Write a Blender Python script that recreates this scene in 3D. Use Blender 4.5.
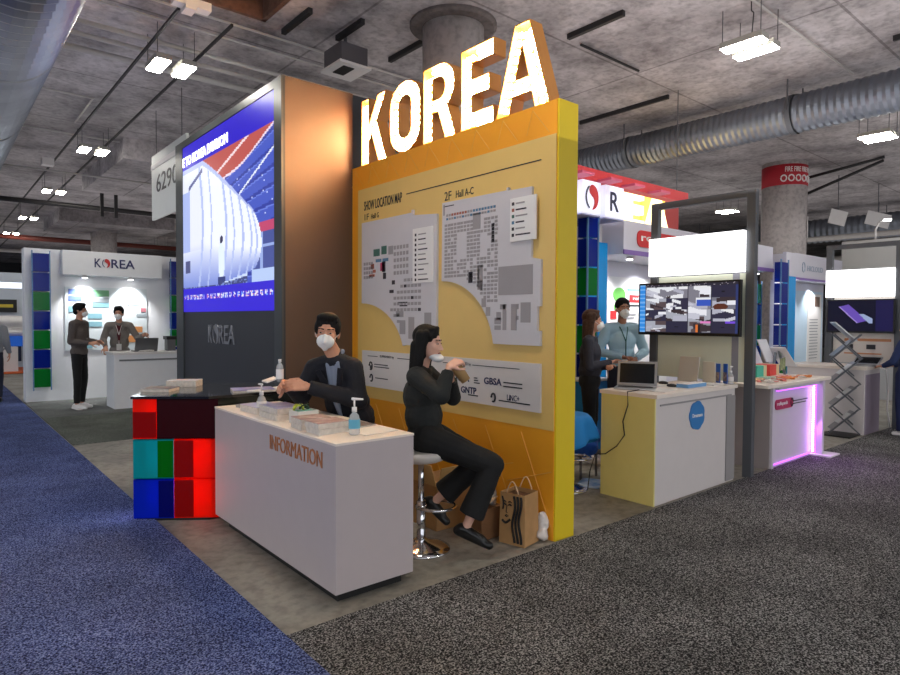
import bpy, bmesh, math, random
import numpy as np
from mathutils import Vector, Matrix
for o in list(bpy.data.objects): bpy.data.objects.remove(o)
SC = bpy.context.scene; COL = SC.collection
R = math.radians; V = Vector
random.seed(7)

# ------------------------------------------------------------ camera, world, exposure
# world frame: +X runs away to the right, +Y away to the left, the camera stands over the origin
EYE = 1.6
cam_d = bpy.data.cameras.new('camera'); cam = bpy.data.objects.new('camera', cam_d); COL.objects.link(cam)
cam_d.sensor_width = 36; cam_d.lens = 623 / 900 * 36; cam_d.clip_end = 200
_y, _p, _r = R(49.95), R(1.66), R(.31)
_F = V((math.cos(_y)*math.cos(_p), math.sin(_y)*math.cos(_p), -math.sin(_p)))
_rt = V((math.sin(_y), -math.cos(_y), 0)); _u = _rt.cross(_F)
_R = _rt*math.cos(_r) + _u*math.sin(_r); _U = -_rt*math.sin(_r) + _u*math.cos(_r)
cam.matrix_world = Matrix(((_R.x, _U.x, -_F.x, 0), (_R.y, _U.y, -_F.y, 0), (_R.z, _U.z, -_F.z, EYE), (0, 0, 0, 1)))
SC.camera = cam
w = bpy.data.worlds.new('hall_ambience'); SC.world = w; w.use_nodes = True
w.node_tree.nodes['Background'].inputs[0].default_value = (.92, .95, 1, 1)
w.node_tree.nodes['Background'].inputs[1].default_value = 1.7
vs = SC.view_settings; vs.view_transform = 'Standard'; vs.look = 'None'; vs.exposure = 0.0; vs.gamma = 1; vs.use_curve_mapping = False
SC.cycles.use_denoising = True
SC.cycles.max_bounces = 7
LAMP = 70      # emission of the ceiling fixtures

# added upward fill lights without any fixture, brightening the slab
for (x, y, sz, e) in ((5,0,6,66),(1,9,6,44),(7,4.5,6,60),(14,0,7,66),(14,9,7,40),(3,18,8,60),(10,20,8,60),(3,30,8,50),(21,4,8,60)):
    ld = bpy.data.lights.new('slab_fill_light', 'AREA'); ld.size = sz; ld.energy = e; ld.color = (1,.95,.95)
    lo = bpy.data.objects.new('slab_fill_light', ld); COL.objects.link(lo); lo.location = (x, y, 2.9); lo.rotation_euler = (math.pi, 0, 0)

# ------------------------------------------------------------ helpers
def lin(c):
    c = [x/255 for x in c]
    return tuple(x/12.92 if x <= .04045 else ((x+.055)/1.055)**2.4 for x in c) + (1,)
MATS = {}
def M(name, rgb=(200,200,200), rough=.5, metal=0, var=0, vscale=8, bump=0, bscale=60, spec=.5, emit=0, trans=0, alpha=1, sheen=0, coat=0, col2=None):
    if name in MATS: return MATS[name]
    m = bpy.data.materials.new(name); m.use_nodes = True; nt = m.node_tree; b = nt.nodes['Principled BSDF']; L = nt.links
    b.inputs['Base Color'].default_value = lin(rgb); b.inputs['Roughness'].default_value = rough
    b.inputs['Metallic'].default_value = metal; b.inputs['Specular IOR Level'].default_value = spec
    b.inputs['Transmission Weight'].default_value = trans; b.inputs['Alpha'].default_value = alpha
    b.inputs['Coat Weight'].default_value = coat
    b.inputs['Sheen Weight'].default_value = sheen
    if emit:
        b.inputs['Emission Color'].default_value = lin(rgb); b.inputs['Emission Strength'].default_value = emit
    tc = nt.nodes.new('ShaderNodeTexCoord')
    n = nt.nodes.new('ShaderNodeTexNoise'); n.inputs['Scale'].default_value = vscale; n.inputs['Detail'].default_value = 4
    L.new(tc.outputs['Object'], n.inputs['Vector'])
    r = nt.nodes.new('ShaderNodeValToRGB'); r.color_ramp.elements[0].position = .3; r.color_ramp.elements[1].position = .7
    d = lin(rgb); v = max(var, .015)
    lo = tuple(x*(1-v) for x in d[:3]) + (1,); hi = tuple(min(1, x*(1+v)) for x in d[:3]) + (1,)
    if col2: lo = lin(col2); hi = d
    r.color_ramp.elements[0].color = lo; r.color_ramp.elements[1].color = hi
    L.new(n.outputs['Fac'], r.inputs['Fac'])
    if not emit: L.new(r.outputs['Color'], b.inputs['Base Color'])
    if bump:
        n2 = nt.nodes.new('ShaderNodeTexNoise'); n2.inputs['Scale'].default_value = bscale; n2.inputs['Detail'].default_value = 3
        L.new(tc.outputs['Object'], n2.inputs['Vector'])
        bp = nt.nodes.new('ShaderNodeBump'); bp.inputs['Strength'].default_value = bump; bp.inputs['Distance'].default_value = .01
        L.new(n2.outputs['Fac'], bp.inputs['Height']); L.new(bp.outputs['Normal'], b.inputs['Normal'])
    m.diffuse_color = d
    MATS[name] = m
    return m
def carpet(name, c1, c2, c3, scale):
    m = bpy.data.materials.new(name); m.use_nodes = True; nt = m.node_tree; b = nt.nodes['Principled BSDF']; L = nt.links
    tc = nt.nodes.new('ShaderNodeTexCoord')
    n = nt.nodes.new('ShaderNodeTexNoise'); n.inputs['Scale'].default_value = scale; n.inputs['Detail'].default_value = 2; n.inputs['Roughness'].default_value = .7
    L.new(tc.outputs['Object'], n.inputs['Vector'])
    r = nt.nodes.new('ShaderNodeValToRGB'); e = r.color_ramp.elements
    e[0].position = .38; e[0].color = lin(c1); e[1].position = .63; e[1].color = lin(c3); x = e.new(.5); x.color = lin(c2)
    n2 = nt.nodes.new('ShaderNodeTexNoise'); n2.inputs['Scale'].default_value = 1.6; n2.inputs['Detail'].default_value = 5
    L.new(tc.outputs['Object'], n2.inputs['Vector'])
    r2 = nt.nodes.new('ShaderNodeValToRGB'); r2.color_ramp.elements[0].position = .35; r2.color_ramp.elements[1].position = .7
    r2.color_ramp.elements[0].color = (.62,.62,.62,1); r2.color_ramp.elements[1].color = (1,1,1,1)
    mx = nt.nodes.new('ShaderNodeMixRGB'); mx.blend_type = 'MULTIPLY'; mx.inputs[0].default_value = 1
    L.new(n2.outputs['Fac'], r2.inputs['Fac']); L.new(n.outputs['Fac'], r.inputs['Fac'])
    L.new(r.outputs['Color'], mx.inputs[1]); L.new(r2.outputs['Color'], mx.inputs[2]); L.new(mx.outputs['Color'], b.inputs['Base Color'])
    bp = nt.nodes.new('ShaderNodeBump'); bp.inputs['Strength'].default_value = .9; bp.inputs['Distance'].default_value = .01
    L.new(n.outputs['Fac'], bp.inputs['Height']); L.new(bp.outputs['Normal'], b.inputs['Normal'])
    b.inputs['Roughness'].default_value = .95; b.inputs['Specular IOR Level'].default_value = .1
    MATS[name] = m; return m
def concrete(name, c1, c2, rough=.8, panel=None, scale=2.0, line=(.55,.54,.54,1)):
    m = bpy.data.materials.new(name); m.use_nodes = True; nt = m.node_tree; b = nt.nodes['Principled BSDF']; L = nt.links
    tc = nt.nodes.new('ShaderNodeTexCoord')
    n = nt.nodes.new('ShaderNodeTexNoise'); n.inputs['Scale'].default_value = scale; n.inputs['Detail'].default_value = 9; n.inputs['Roughness'].default_value = .68
    L.new(tc.outputs['Object'], n.inputs['Vector'])
    r = nt.nodes.new('ShaderNodeValToRGB'); e = r.color_ramp.elements
    e[0].position = .32; e[0].color = lin(c1); e[1].position = .62; e[1].color = lin(c2)
    L.new(n.outputs['Fac'], r.inputs['Fac']); out = r.outputs['Color']
    n3 = nt.nodes.new('ShaderNodeTexNoise'); n3.inputs['Scale'].default_value = 14; n3.inputs['Detail'].default_value = 6
    L.new(tc.outputs['Object'], n3.inputs['Vector'])
    r3 = nt.nodes.new('ShaderNodeValToRGB'); r3.color_ramp.elements[0].position = .3; r3.color_ramp.elements[1].position = .55
    r3.color_ramp.elements[0].color = (.6,.6,.6,1); r3.color_ramp.elements[1].color = (1,1,1,1)
    L.new(n3.outputs['Fac'], r3.inputs['Fac'])
    m3 = nt.nodes.new('ShaderNodeMixRGB'); m3.blend_type = 'MULTIPLY'; m3.inputs[0].default_value = .8
    L.new(out, m3.inputs[1]); L.new(r3.outputs['Color'], m3.inputs[2]); out = m3.outputs['Color']
    if panel:
        br = nt.nodes.new('ShaderNodeTexBrick'); br.inputs['Scale'].default_value = 1; br.offset = 0; br.squash = 1
        br.inputs['Brick Width'].default_value = panel[0]; br.inputs['Row Height'].default_value = panel[1]; br.inputs['Mortar Size'].default_value = .016
        br.inputs['Color1'].default_value = (1,1,1,1); br.inputs['Color2'].default_value = (.9,.9,.9,1); br.inputs['Mortar'].default_value = line
        L.new(tc.outputs['Object'], br.inputs['Vector'])
        mx = nt.nodes.new('ShaderNodeMixRGB'); mx.blend_type = 'MULTIPLY'; mx.inputs[0].default_value = 1
        L.new(out, mx.inputs[1]); L.new(br.outputs['Color'], mx.inputs[2]); out = mx.outputs['Color']
    L.new(out, b.inputs['Base Color'])
    bp = nt.nodes.new('ShaderNodeBump'); bp.inputs['Strength'].default_value = .35; bp.inputs['Distance'].default_value = .02
    L.new(n3.outputs['Fac'], bp.inputs['Height']); L.new(bp.outputs['Normal'], b.inputs['Normal'])
    b.inputs['Roughness'].default_value = rough
    MATS[name] = m; return m
def acrylic(name, rgb, see=.45):
    m = bpy.data.materials.new(name); m.use_nodes = True; nt = m.node_tree; L = nt.links; b = nt.nodes['Principled BSDF']
    b.inputs['Base Color'].default_value = lin(rgb); b.inputs['Roughness'].default_value = .12; b.inputs['Specular IOR Level'].default_value = .3
    t = nt.nodes.new('ShaderNodeBsdfTransparent'); t.inputs[0].default_value = lin(rgb)
    mx = nt.nodes.new('ShaderNodeMixShader'); mx.inputs[0].default_value = see
    L.new(b.outputs[0], mx.inputs[1]); L.new(t.outputs[0], mx.inputs[2]); L.new(mx.outputs[0], nt.nodes['Material Output'].inputs[0])
    MATS[name] = m; return m

class MB:
    def __init__(s): s.v = []; s.f = []; s.m = []; s.k = 0
    def add(s, vs_, fs, k=None):
        o = len(s.v); s.v += [tuple(x) for x in vs_]; s.f += [tuple(i+o for i in f) for f in fs]; s.m += [s.k if k is None else k]*len(fs); return s
    def box(s, x0, x1, y0, y1, z0, z1, k=None, rot=0, piv=None):
        p = [(x, y, z) for x in (x0, x1) for y in (y0, y1) for z in (z0, z1)]
        if rot:
            c = V(piv) if piv else V(((x0+x1)/2, (y0+y1)/2, 0)); m = Matrix.Rotation(rot, 3, 'Z')
            p = [tuple(m @ (V(q)-V((c.x,c.y,0))) + V((c.x,c.y,0))) for q in p]
        return s.add(p, [(0,1,3,2),(4,6,7,5),(0,4,5,1),(2,3,7,6),(0,2,6,4),(1,5,7,3)], k)
    def obox(s, c, ax, ay, az, hx, hy, hz, k=None):
        c = V(c); ax = V(ax).normalized(); ay = V(ay).normalized(); az = V(az).normalized()
        p = [c+ax*i*hx+ay*j*hy+az*l*hz for i in (-1,1) for j in (-1,1) for l in (-1,1)]
        return s.add(p, [(0,1,3,2),(4,6,7,5),(0,4,5,1),(2,3,7,6),(0,2,6,4),(1,5,7,3)], k)
    def bar(s, a, b, r, k=None, w=None):
        a = V(a); b = V(b); d = (b-a); L = d.length; d.normalize(); u = V((0,0,1)) if abs(d.z) < .9 else V((1,0,0)); x = d.cross(u).normalized(); y = x.cross(d)
        return s.obox((a+b)/2, d, x, y, L/2, r, w or r, k)
    def cap(s, a, b, ra, rb, n=12, k=None):
        a = V(a); b = V(b); d = b-a; L = d.length
        d = d.normalized() if L > 1e-6 else V((0,0,1)); u = V((0,0,1)) if abs(d.z) < .9 else V((1,0,0)); x = d.cross(u).normalized(); y = x.cross(d)
        rings = [(a-d*ra*math.cos(t), ra*math.sin(t)) for t in (.35, .8, 1.2, R(90))] + [(b+d*rb*math.cos(t), rb*math.sin(t)) for t in (R(90), 1.2, .8, .35)]
        vs_ = [a-d*ra]; fs = []
        for c, r in rings: vs_ += [c + x*r*math.cos(2*math.pi*i/n) + y*r*math.sin(2*math.pi*i/n) for i in range(n)]
        vs_.append(b+d*rb); e = len(vs_)-1
        for i in range(n):
            j = (i+1) % n; fs.append((0, 1+j, 1+i))
            for q in range(len(rings)-1): fs.append((1+q*n+i, 1+q*n+j, 1+(q+1)*n+j, 1+(q+1)*n+i))
            fs.append((e, 1+(len(rings)-1)*n+i, 1+(len(rings)-1)*n+j))
        return s.add(vs_, fs, k)
    def cyl(s, a, b, ra, rb=None, n=20, k=None):
        rb = ra if rb is None else rb
        return s.lathe(a, b, [(0, ra), (1, rb)], n, k)
    def lathe(s, a, b, prof, n=24, k=None, closed=True):
        a = V(a); b = V(b); d = (b-a).normalized(); u = V((0,0,1)) if abs(d.z) < .9 else V((1,0,0)); x = d.cross(u).normalized(); y = x.cross(d)
        vs_ = []; fs = []; m = len(prof)
        for t, r in prof:
            c = a.lerp(b, t); vs_ += [c + x*r*math.cos(2*math.pi*i/n) + y*r*math.sin(2*math.pi*i/n) for i in range(n)]
        for q in range(m-1):
            for i in range(n):
                j = (i+1) % n; fs.append((q*n+i, q*n+j, (q+1)*n+j, (q+1)*n+i))
        if closed: fs.append(tuple(range(n))[::-1]); fs.append(tuple((m-1)*n+i for i in range(n)))
        return s.add(vs_, fs, k)
    def ell(s, c, r, ax=None, n=16, m=10, k=None):
        c = V(c); ax = ax or (V((1,0,0)), V((0,1,0)), V((0,0,1))); vs_ = [c - ax[2]*r[2]]; fs = []
        for q in range(1, m):
            t = math.pi*q/m
            vs_ += [c + ax[0]*r[0]*math.sin(t)*math.cos(2*math.pi*i/n) + ax[1]*r[1]*math.sin(t)*math.sin(2*math.pi*i/n) - ax[2]*r[2]*math.cos(t) for i in range(n)]
        vs_.append(c + ax[2]*r[2]); e = len(vs_)-1
        for i in range(n):
            j = (i+1) % n; fs.append((0, 1+j, 1+i)); fs.append((e, 1+(m-2)*n+i, 1+(m-2)*n+j))
            for q in range(m-2): fs.append((1+q*n+i, 1+q*n+j, 1+(q+1)*n+j, 1+(q+1)*n+i))
        return s.add(vs_, fs, k)
    def tube(s, pts, r, n=8, k=None):
        pts = [V(p) for p in pts]; vs_ = []; fs = []
        for i, p in enumerate(pts):
            d = (pts[min(i+1, len(pts)-1)] - pts[max(i-1, 0)]).normalized(); u = V((0,0,1)) if abs(d.z) < .95 else V((1,0,0)); x = d.cross(u).normalized(); y = x.cross(d)
            vs_ += [p + x*r*math.cos(2*math.pi*q/n) + y*r*math.sin(2*math.pi*q/n) for q in range(n)]
        for i in range(len(pts)-1):
            for q in range(n):
                j = (q+1) % n; fs.append((i*n+q, i*n+j, (i+1)*n+j, (i+1)*n+q))
        fs.append(tuple(range(n))[::-1]); fs.append(tuple((len(pts)-1)*n+i for i in range(n)))
        return s.add(vs_, fs, k)
    def prism(s, poly, axis, a0, a1, k=None):
        """poly of 2D points, extruded from a0 to a1 along 'x' (points are y,z), 'y' (x,z) or 'z' (x,y)"""
        f3 = {'x': lambda p, a: (a, p[0], p[1]), 'y': lambda p, a: (p[0], a, p[1]), 'z': lambda p, a: (p[0], p[1], a)}[axis]
        n = len(poly); vs_ = [f3(p, a0) for p in poly] + [f3(p, a1) for p in poly]
        from mathutils.geometry import tessellate_polygon
        tri = tessellate_polygon([[V((p[0], p[1], 0)) for p in poly]])
        fs = [tuple(t) for t in tri] + [tuple(i+n for i in reversed(t)) for t in tri] + [(i, (i+1) % n, (i+1) % n+n, i+n) for i in range(n)]
        return s.add(vs_, fs, k)
    def build(s, name, mats, parent=None, smooth=False, bevel=0, fix=True):
        me = bpy.data.meshes.new(name); me.from_pydata(s.v, [], s.f)
        if not isinstance(mats, (list, tuple)): mats = [mats]
        for m in mats: me.materials.append(m)
        for p, k in zip(me.polygons, s.m): p.material_index = k
        if fix:
            bm = bmesh.new(); bm.from_mesh(me); bmesh.ops.recalc_face_normals(bm, faces=bm.faces); bm.to_mesh(me); bm.free()
        if smooth:
            for p in me.polygons: p.use_smooth = True
        me.update()
        o = bpy.data.objects.new(name, me); COL.objects.link(o)
        if parent: attach(o, parent)
        if bevel:
            b = o.modifiers.new('bevel', 'BEVEL'); b.width = bevel; b.segments = 2; b.limit_method = 'ANGLE'
        return o
def origin_world(o):
    m = Matrix.Identity(4)
    while o: m = Matrix.Translation(o.location) @ Matrix.Rotation(o.rotation_euler.z, 4, 'Z') @ m if not o.parent else m; o = o.parent
    return m
def attach(o, parent):
    o.parent = parent; o.matrix_parent_inverse = origin_world(parent).inverted() if parent.parent is None else Matrix.Identity(4)
    if parent.parent is not None:     # a sub-part: the part itself has an identity local frame
        o.matrix_parent_inverse = Matrix.Identity(4)
def tag(o, label, cat, group=None):
    o['label'] = label; o['category'] = cat
    if group: o['group'] = group
    return o
def thing(name, label, cat, loc, group=None):
    o = bpy.data.objects.new(name, None); COL.objects.link(o); o.location = loc; o.empty_display_size = .1
    return tag(o, label, cat, group)
def struct(o, label=None):
    o['kind'] = 'structure'
    if label: o['label'] = label
    return o
def copy_tree(o, loc, label=None, rotz=0, parent=None):
    c = o.copy(); COL.objects.link(c)
    if parent is None: c.location = loc; c.rotation_euler.z = rotz
    else: c.parent = parent
    for ch in o.children: copy_tree(ch, None, parent=c)
    if label: c['label'] = label
    return c
def text(name, s, m, plane, at, a, z, w_, h, parent=None, depth=.004, bold=0, bend=None):
    """letters on a vertical face: plane 'X' faces -X (a = Y of the left end), plane 'Y' faces -Y (a = X of the left end); z = foot"""
    cu = bpy.data.curves.new(name, 'FONT'); cu.body = s; cu.extrude = .02; cu.offset = bold; cu.resolution_u = 3
    ob = bpy.data.objects.new('tmp', cu); COL.objects.link(ob)
    dg = bpy.context.evaluated_depsgraph_get(); me = bpy.data.meshes.new_from_object(ob.evaluated_get(dg)); bpy.data.objects.remove(ob)
    co = np.array([v.co[:] for v in me.vertices]); mn = co.min(0); mx = co.max(0)
    u = (co[:,0]-mn[0])/(mx[0]-mn[0])*w_; v = (co[:,1]-mn[1])/(mx[1]-mn[1])*h; t = (co[:,2]-mn[2])/(mx[2]-mn[2])*depth
    for i, vt in enumerate(me.vertices):
        if plane == 'X': vt.co = (at - t[i], a - u[i], z + v[i])
        elif plane == 'Y': vt.co = (a + u[i], at - t[i], z + v[i])
        else: vt.co = bend(u[i], v[i], t[i])
    me.materials.clear(); me.materials.append(m); me.name = name
    o = bpy.data.objects.new(name, me); COL.objects.link(o)
    if parent: attach(o, parent)
    return o
def display(name, plane, at, a0, a1, z0, z1, nu, nv, fn, strength, parent):
    """a lit screen whose picture is a colour attribute on a fine grid"""
    vs_ = []; fs = []
    for j in range(nv+1):
        for i in range(nu+1):
            a = a0+(a1-a0)*i/nu; z = z0+(z1-z0)*j/nv
            vs_.append((at, a, z) if plane == 'X' else (a, at, z))
    for j in range(nv):
        for i in range(nu): fs.append((j*(nu+1)+i, j*(nu+1)+i+1, (j+1)*(nu+1)+i+1, (j+1)*(nu+1)+i))
    me = bpy.data.meshes.new(name); me.from_pydata(vs_, [], fs)
    at_ = me.color_attributes.new('picture', 'FLOAT_COLOR', 'CORNER'); dat = np.zeros((len(fs)*4, 4), np.float32); q = 0
    for j in range(nv):
        for i in range(nu):
            dat[q:q+4] = lin(fn((i+.5)/nu, (j+.5)/nv)); q += 4
    at_.data.foreach_set('color', dat.ravel())
    m = bpy.data.materials.new(name+'_glow'); m.use_nodes = True; nt = m.node_tree; b = nt.nodes['Principled BSDF']
    a_ = nt.nodes.new('ShaderNodeAttribute'); a_.attribute_name = 'picture'
    b.inputs['Base Color'].default_value = (.01,.01,.01,1); b.inputs['Specular IOR Level'].default_value = .15; b.inputs['Roughness'].default_value = .3
    nt.links.new(a_.outputs['Color'], b.inputs['Emission Color']); b.inputs['Emission Strength'].default_value = strength
    me.materials.append(m); o = bpy.data.objects.new(name, me); COL.objects.link(o); attach(o, parent); return o

# ------------------------------------------------------------ materials used everywhere
white = M('white_laminate', (222,214,214), .35); black = M('black_paint', (14,14,15), .5); dark = M('charcoal_panel', (44,46,52), .45)
chrome = M('chrome', (225,225,228), .12, 1); steel = M('grey_steel', (105,105,108), .45, .6); galv = M('galvanised_steel', (138,144,154), .36, .9, var=.14, vscale=3)
paper = M('paper', (228,224,218), .7); glow = M('white_glow', (255,252,246), emit=5)
skin = M('skin', (205,150,122), .55, var=.05, vscale=20); skin_pale = M('skin_pale', (216,168,146), .5); maskm = M('mask_fabric', (236,238,238), .8)
hairm = M('black_hair', (17,15,15), .75, var=.4, vscale=60, spec=.25); hairb = M('brown_hair', (72,50,38), .7, var=.3, vscale=60, spec=.25)
ink = M('dark_ink', (40,38,44), .6); grey = M('map_grey', (150,144,146), .6)

# ------------------------------------------------------------ hall: floor, carpets, ceiling, walls
CEIL = 4.9
struct(MB().box(-30, 60, -20, 60, -.2, 0).build('floor', concrete('hall_concrete_floor', (120,116,106), (168,162,150), .6, scale=1.2)), 'worn grey concrete floor of the exhibition hall')
bc = carpet('blue_carpet_pile', (14,20,52), (76,92,152), (150,166,220), 105)
gc = carpet('grey_carpet_pile', (14,14,16), (78,77,77), (186,184,182), 110)
mc = carpet('olive_grey_carpet_pile', (72,76,70), (112,116,108), (140,144,136), 90)
struct(MB().box(-12, 1.36, -12, 45, .0, .012).build('blue_carpet', bc), 'blue aisle carpet running away to the left')
struct(MB().box(1.36, 45, -12, 2.88, .0, .012).build('grey_carpet', gc), 'speckled dark grey aisle carpet in the foreground at right')
struct(MB().box(1.38, 9, 8.95, 11.6, .0, .008).build('grey_green_carpet', mc), 'flat grey green carpet strip behind the coloured desk')
struct(MB().box(1.38, 5, 11.6, 14, .0, .01).build('booth_carpet', carpet('pale_grey_pile', (96,98,96), (128,130,128), (150,152,150), 90)), 'light grey carpet in front of the far left booth')

cm = concrete('ceiling_concrete', (132,127,129), (212,206,208), .85, panel=(3.66, 2.44), scale=1.1)
mb = MB()
RX0, RX1, RY0, RY1 = 1.1, 2.95, 3.9, 6.75       # a deep recess in the slab, up and left of the screen tower
mb.box(-10, RX0, -8, 60, CEIL, CEIL+.6); mb.box(RX1, 60, -8, 60, CEIL, CEIL+.6)
mb.box(RX0, RX1, -8, RY0, CEIL, CEIL+.6); mb.box(RX0, RX1, RY1, 60, CEIL, CEIL+.6)
struct(mb.build('ceiling', cm), 'rough grey concrete ceiling slab with formwork joints')
rm = concrete('recess_concrete', (104,76,62), (134,100,84), .85)
mb = MB(); mb.box(RX0, RX1, RY0, RY1, CEIL+.55, CEIL+.6); mb.box(RX0-.001, RX1+.001, RY1-.05, RY1+.001, CEIL+.01, CEIL+.56); mb.box(RX1-.05, RX1+.001, RY0, RY1, CEIL+.01, CEIL+.56)
mb.box(1.9, 2.02, RY0, RY1, CEIL+.3, CEIL+.56)
struct(mb.build('ceiling_recess', rm), 'brownish recess in the concrete slab above the screen tower')
def drop(cx, cy, h=1.65):
    mb = MB().box(cx-h, cx+h, cy-h, cy+h, CEIL-.38, CEIL-.001)
    return struct(mb.build('ceiling_drop_panel', cm), 'thickened square slab over a column')
drop(4.75, 14.6, 1.95); drop(4.75, 23.6); drop(13.6, 14.8)
wm = M('dark_hall_wall', (46,46,50), .9, var=.3, vscale=.6)
struct(MB().box(-30, 60, 46, 46.3, 0, CEIL).build('wall_back', wm)); struct(MB().box(42, 42.3, -20, 46, 0, CEIL).build('wall_right', M('hall_wall_right', (92,90,92), .9, var=.3, vscale=.5)))

# columns
colm = concrete('column_concrete', (176,168,166), (204,196,194), .7, scale=.8)
def column(x, y, r, label, top=CEIL):
    t = thing('concrete_column', label, 'column', (x, y, 0)); 
    MB().cyl((x, y, 0), (x, y, top), r, n=40).build('shaft', colm, t, True); return t
c1 = column(4.58, 5.42, .345, 'round concrete column rising behind the lit letters')
MB().lathe((4.58,5.42,CEIL-.05), (4.58,5.42,CEIL), [(0,.46),(.4,.49),(1,.49)], 36).build('collar', concrete('collar_concrete', (86,80,80), (118,110,108), .9), c1, False)
c2 = column(13.9, 5.6, .43, 'round grey column wearing a red fire equipment band')
bandz = 4.40
MB().lathe((13.9,5.6,bandz), (13.9,5.6,bandz+.42), [(0,.436),(1,.436)], 40).build('red_band', M('red_band', (176,28,44), .6), c2, True)
wd = M('white_paint', (235,232,230), .6)
def bend2(u, v, t):
    a = R(255) - (u - 1.0)/.44; a = R(203) + u/.44
    return (13.9+(.437+t)*math.cos(a), 5.6+(.437+t)*math.sin(a), v+bandz+.26)
text('band_lettering', 'FIRE FIRE FIRE FIRE', wd, 'B', 0, 0, 0, .44*R(85), .1, c2, .006, 0, bend2)
mb = MB()
for i in range(6):
    a = R(200) + R(92)*i/5; c = V((13.9+.44*math.cos(a), 5.6+.44*math.sin(a), bandz+.13)); nrm = V((math.cos(a), math.sin(a), 0)); tn = V((-math.sin(a), math.cos(a), 0))
    ring = [c + tn*.052*math.cos(q*math.pi/6) + V((0,0,.062*math.sin(q*math.pi/6))) for q in range(13)]; mb.tube(ring, .014, 6)
mb.build('band_rings', wd, c2)
a = R(292); nx, ny = math.cos(a), math.sin(a)
MB().obox((13.9+.44*nx, 5.6+.44*ny, 3.55), (-ny,nx,0), (nx,ny,0), (0,0,1), .1, .006, .22).build('number_sign', wd, c2)
for dz, ch in ((.05,'B'), (-.16,'N')):
    text('sign_letter', ch, ink, 'B', 0, 0, 0, .1, .14, c2, .004, .01, lambda u, v, t, dz=dz: (13.9+(.447+t)*nx-(-ny)*(-(u-.05)), 5.6+(.447+t)*ny-nx*(-(u-.05)), 3.55+dz+v))
column(4.75, 24.3, .4, 'round concrete column beyond the far left booth')

# ------------------------------------------------------------ ceiling services
def duct(name, label, a, b, r, step=.05, cat='duct'):
    a = V(a); b = V(b); L = (b-a).length; n = int(L/step); prof = []
    for i in range(n+1):
        t = i/n; prof.append((t, r + (step*.30 if i % 2 else 0)))
    t_ = thing(name, label, cat, a)
    MB().lathe(a, b, prof, 40).build('corrugated_tube', galv, t_, False)
    k = 0; y = a.y+1.2
    while y < b.y:
        MB().lathe((a.x,y,a.z), (a.x,y+.07,a.z), [(0,r+.02),(1,r+.02)], 40, closed=False).build('band_clamp', M('clamp_steel', (120,124,130), .5, .8), t_, True)
        for sx in (-1, 1):
            MB().cyl((a.x+sx*(r+.01), y+.03, a.z), (a.x+sx*(r+.01), y+.03, CEIL), .012, n=6).build('hanger_rod', steel, t_)
        y += 2.6; k += 1
    return t_
duct('ventilation_duct', 'fat ribbed metal duct overhead at top left', (.50, .5, 4.22), (.50, 32, 4.22), .49, .075)
duct('ventilation_duct', 'round ribbed duct crossing the ceiling behind the lit letters', (9.3, -8, 4.48), (9.3, 24, 4.48), .25, .045)
duct('ventilation_duct', 'far ribbed duct beyond the red banded column', (20.5, -6, 4.3), (20.5, 24, 4.3), .33, .08)
lampm = M('lamp_lens', (255,250,238), emit=LAMP)
def fixture(x, y, label, hangers=True, w_=.17, l=.44, kids=True):
    t = thing('ceiling_light', label, 'ceiling light', (x, y, 4.5), 'twin panel lights hung from the slab')
    for s in (-1, 1):
        MB().box(x+s*.14-w_/2, x+s*.14+w_/2, y-l/2, y+l/2, 4.5, 4.56).build('housing', M('lamp_housing', (170,168,160), .5), t)
        MB().box(x+s*.14-w_/2+.01, x+s*.14+w_/2-.01, y-l/2+.01, y+l/2-.01, 4.485, 4.499).build('lens', lampm, t)
    for sx in (-1, 1):
        for sy in (-1, 1):
            MB().cyl((x+sx*.2, y+sy*.2, 4.56), (x+sx*.2, y+sy*.2, CEIL), .005, n=5).build('hanging_wire', steel, t)
    return t
for (x, y, lb) in ((2.22,7.7,'twin panel light nearest the screen tower, largest and brightest of its row'), (2.27,12.4,'second twin light from the tower in the receding left row'),
                   (2.3,17.0,'third twin light from the tower in the receding left row'), (2.33,22.0,'fourth twin light from the tower in the receding left row'),
                   (2.3,26.4,'farthest twin light of the left row at the picture edge'), (6.75,3.1,'twin tube light alone on the slab at upper right'),
                   (11.5,3.25,'twin light at the right picture edge below the big duct'), (16.3,8.0,'small twin light seen through the black display frame'),
                   (7.4,27.2,'distant twin light just left of the hanging numbered sign'), (2.2,3.1,'twin light above the camera side of the screen tower'),
                   (6.75,-1.6,'twin light over the grey carpet'), (2.2,-1.6,'twin light over the camera'), (11.5,-1.6,'twin light over the far grey carpet'),
                   (6.9,7.8,'twin light above the booths behind the map wall'), (-2.4,5.5,'twin light over the blue carpet'), (11.5,12.4,'twin light over the rear booths')):
    fixture(x, y, lb)
def pipe(name, label, pts, r, m, cat='conduit'):
    return tag(MB().tube(pts, r, 8).build(name, m, None, True), label, cat)
pale = M('pale_conduit', (196,192,188), .5); dkc = M('dark_strut', (34,32,34), .6)
for (x, lb) in ((1.98, 'dark strut carrying the left light row, its left rail'), (2.52, 'dark strut carrying the left light row, its right rail')):
    tag(MB().box(x-.012, x+.012, 6.6, 34, 4.68, 4.71).build('ceiling_strut', dkc), lb, 'strut')
for i, (y, r, lb) in enumerate(((7.75,.03,'pale pipe across the slab, nearest of the three beside the duct'), (8.1,.03,'pale pipe across the slab, middle of the three beside the duct'), (8.55,.04,'pale pipe across the slab, farthest of the three beside the duct'))):
    pipe('ceiling_pipe', lb, [(1.1, y, 4.78), (9, y, 4.78)], r, pale, 'pipe')
pipe('ceiling_conduit', 'thin pale conduit crossing the slab above the first left light', [(1.1,7.35,4.87),(9,7.35,4.87)], .012, pale)
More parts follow.
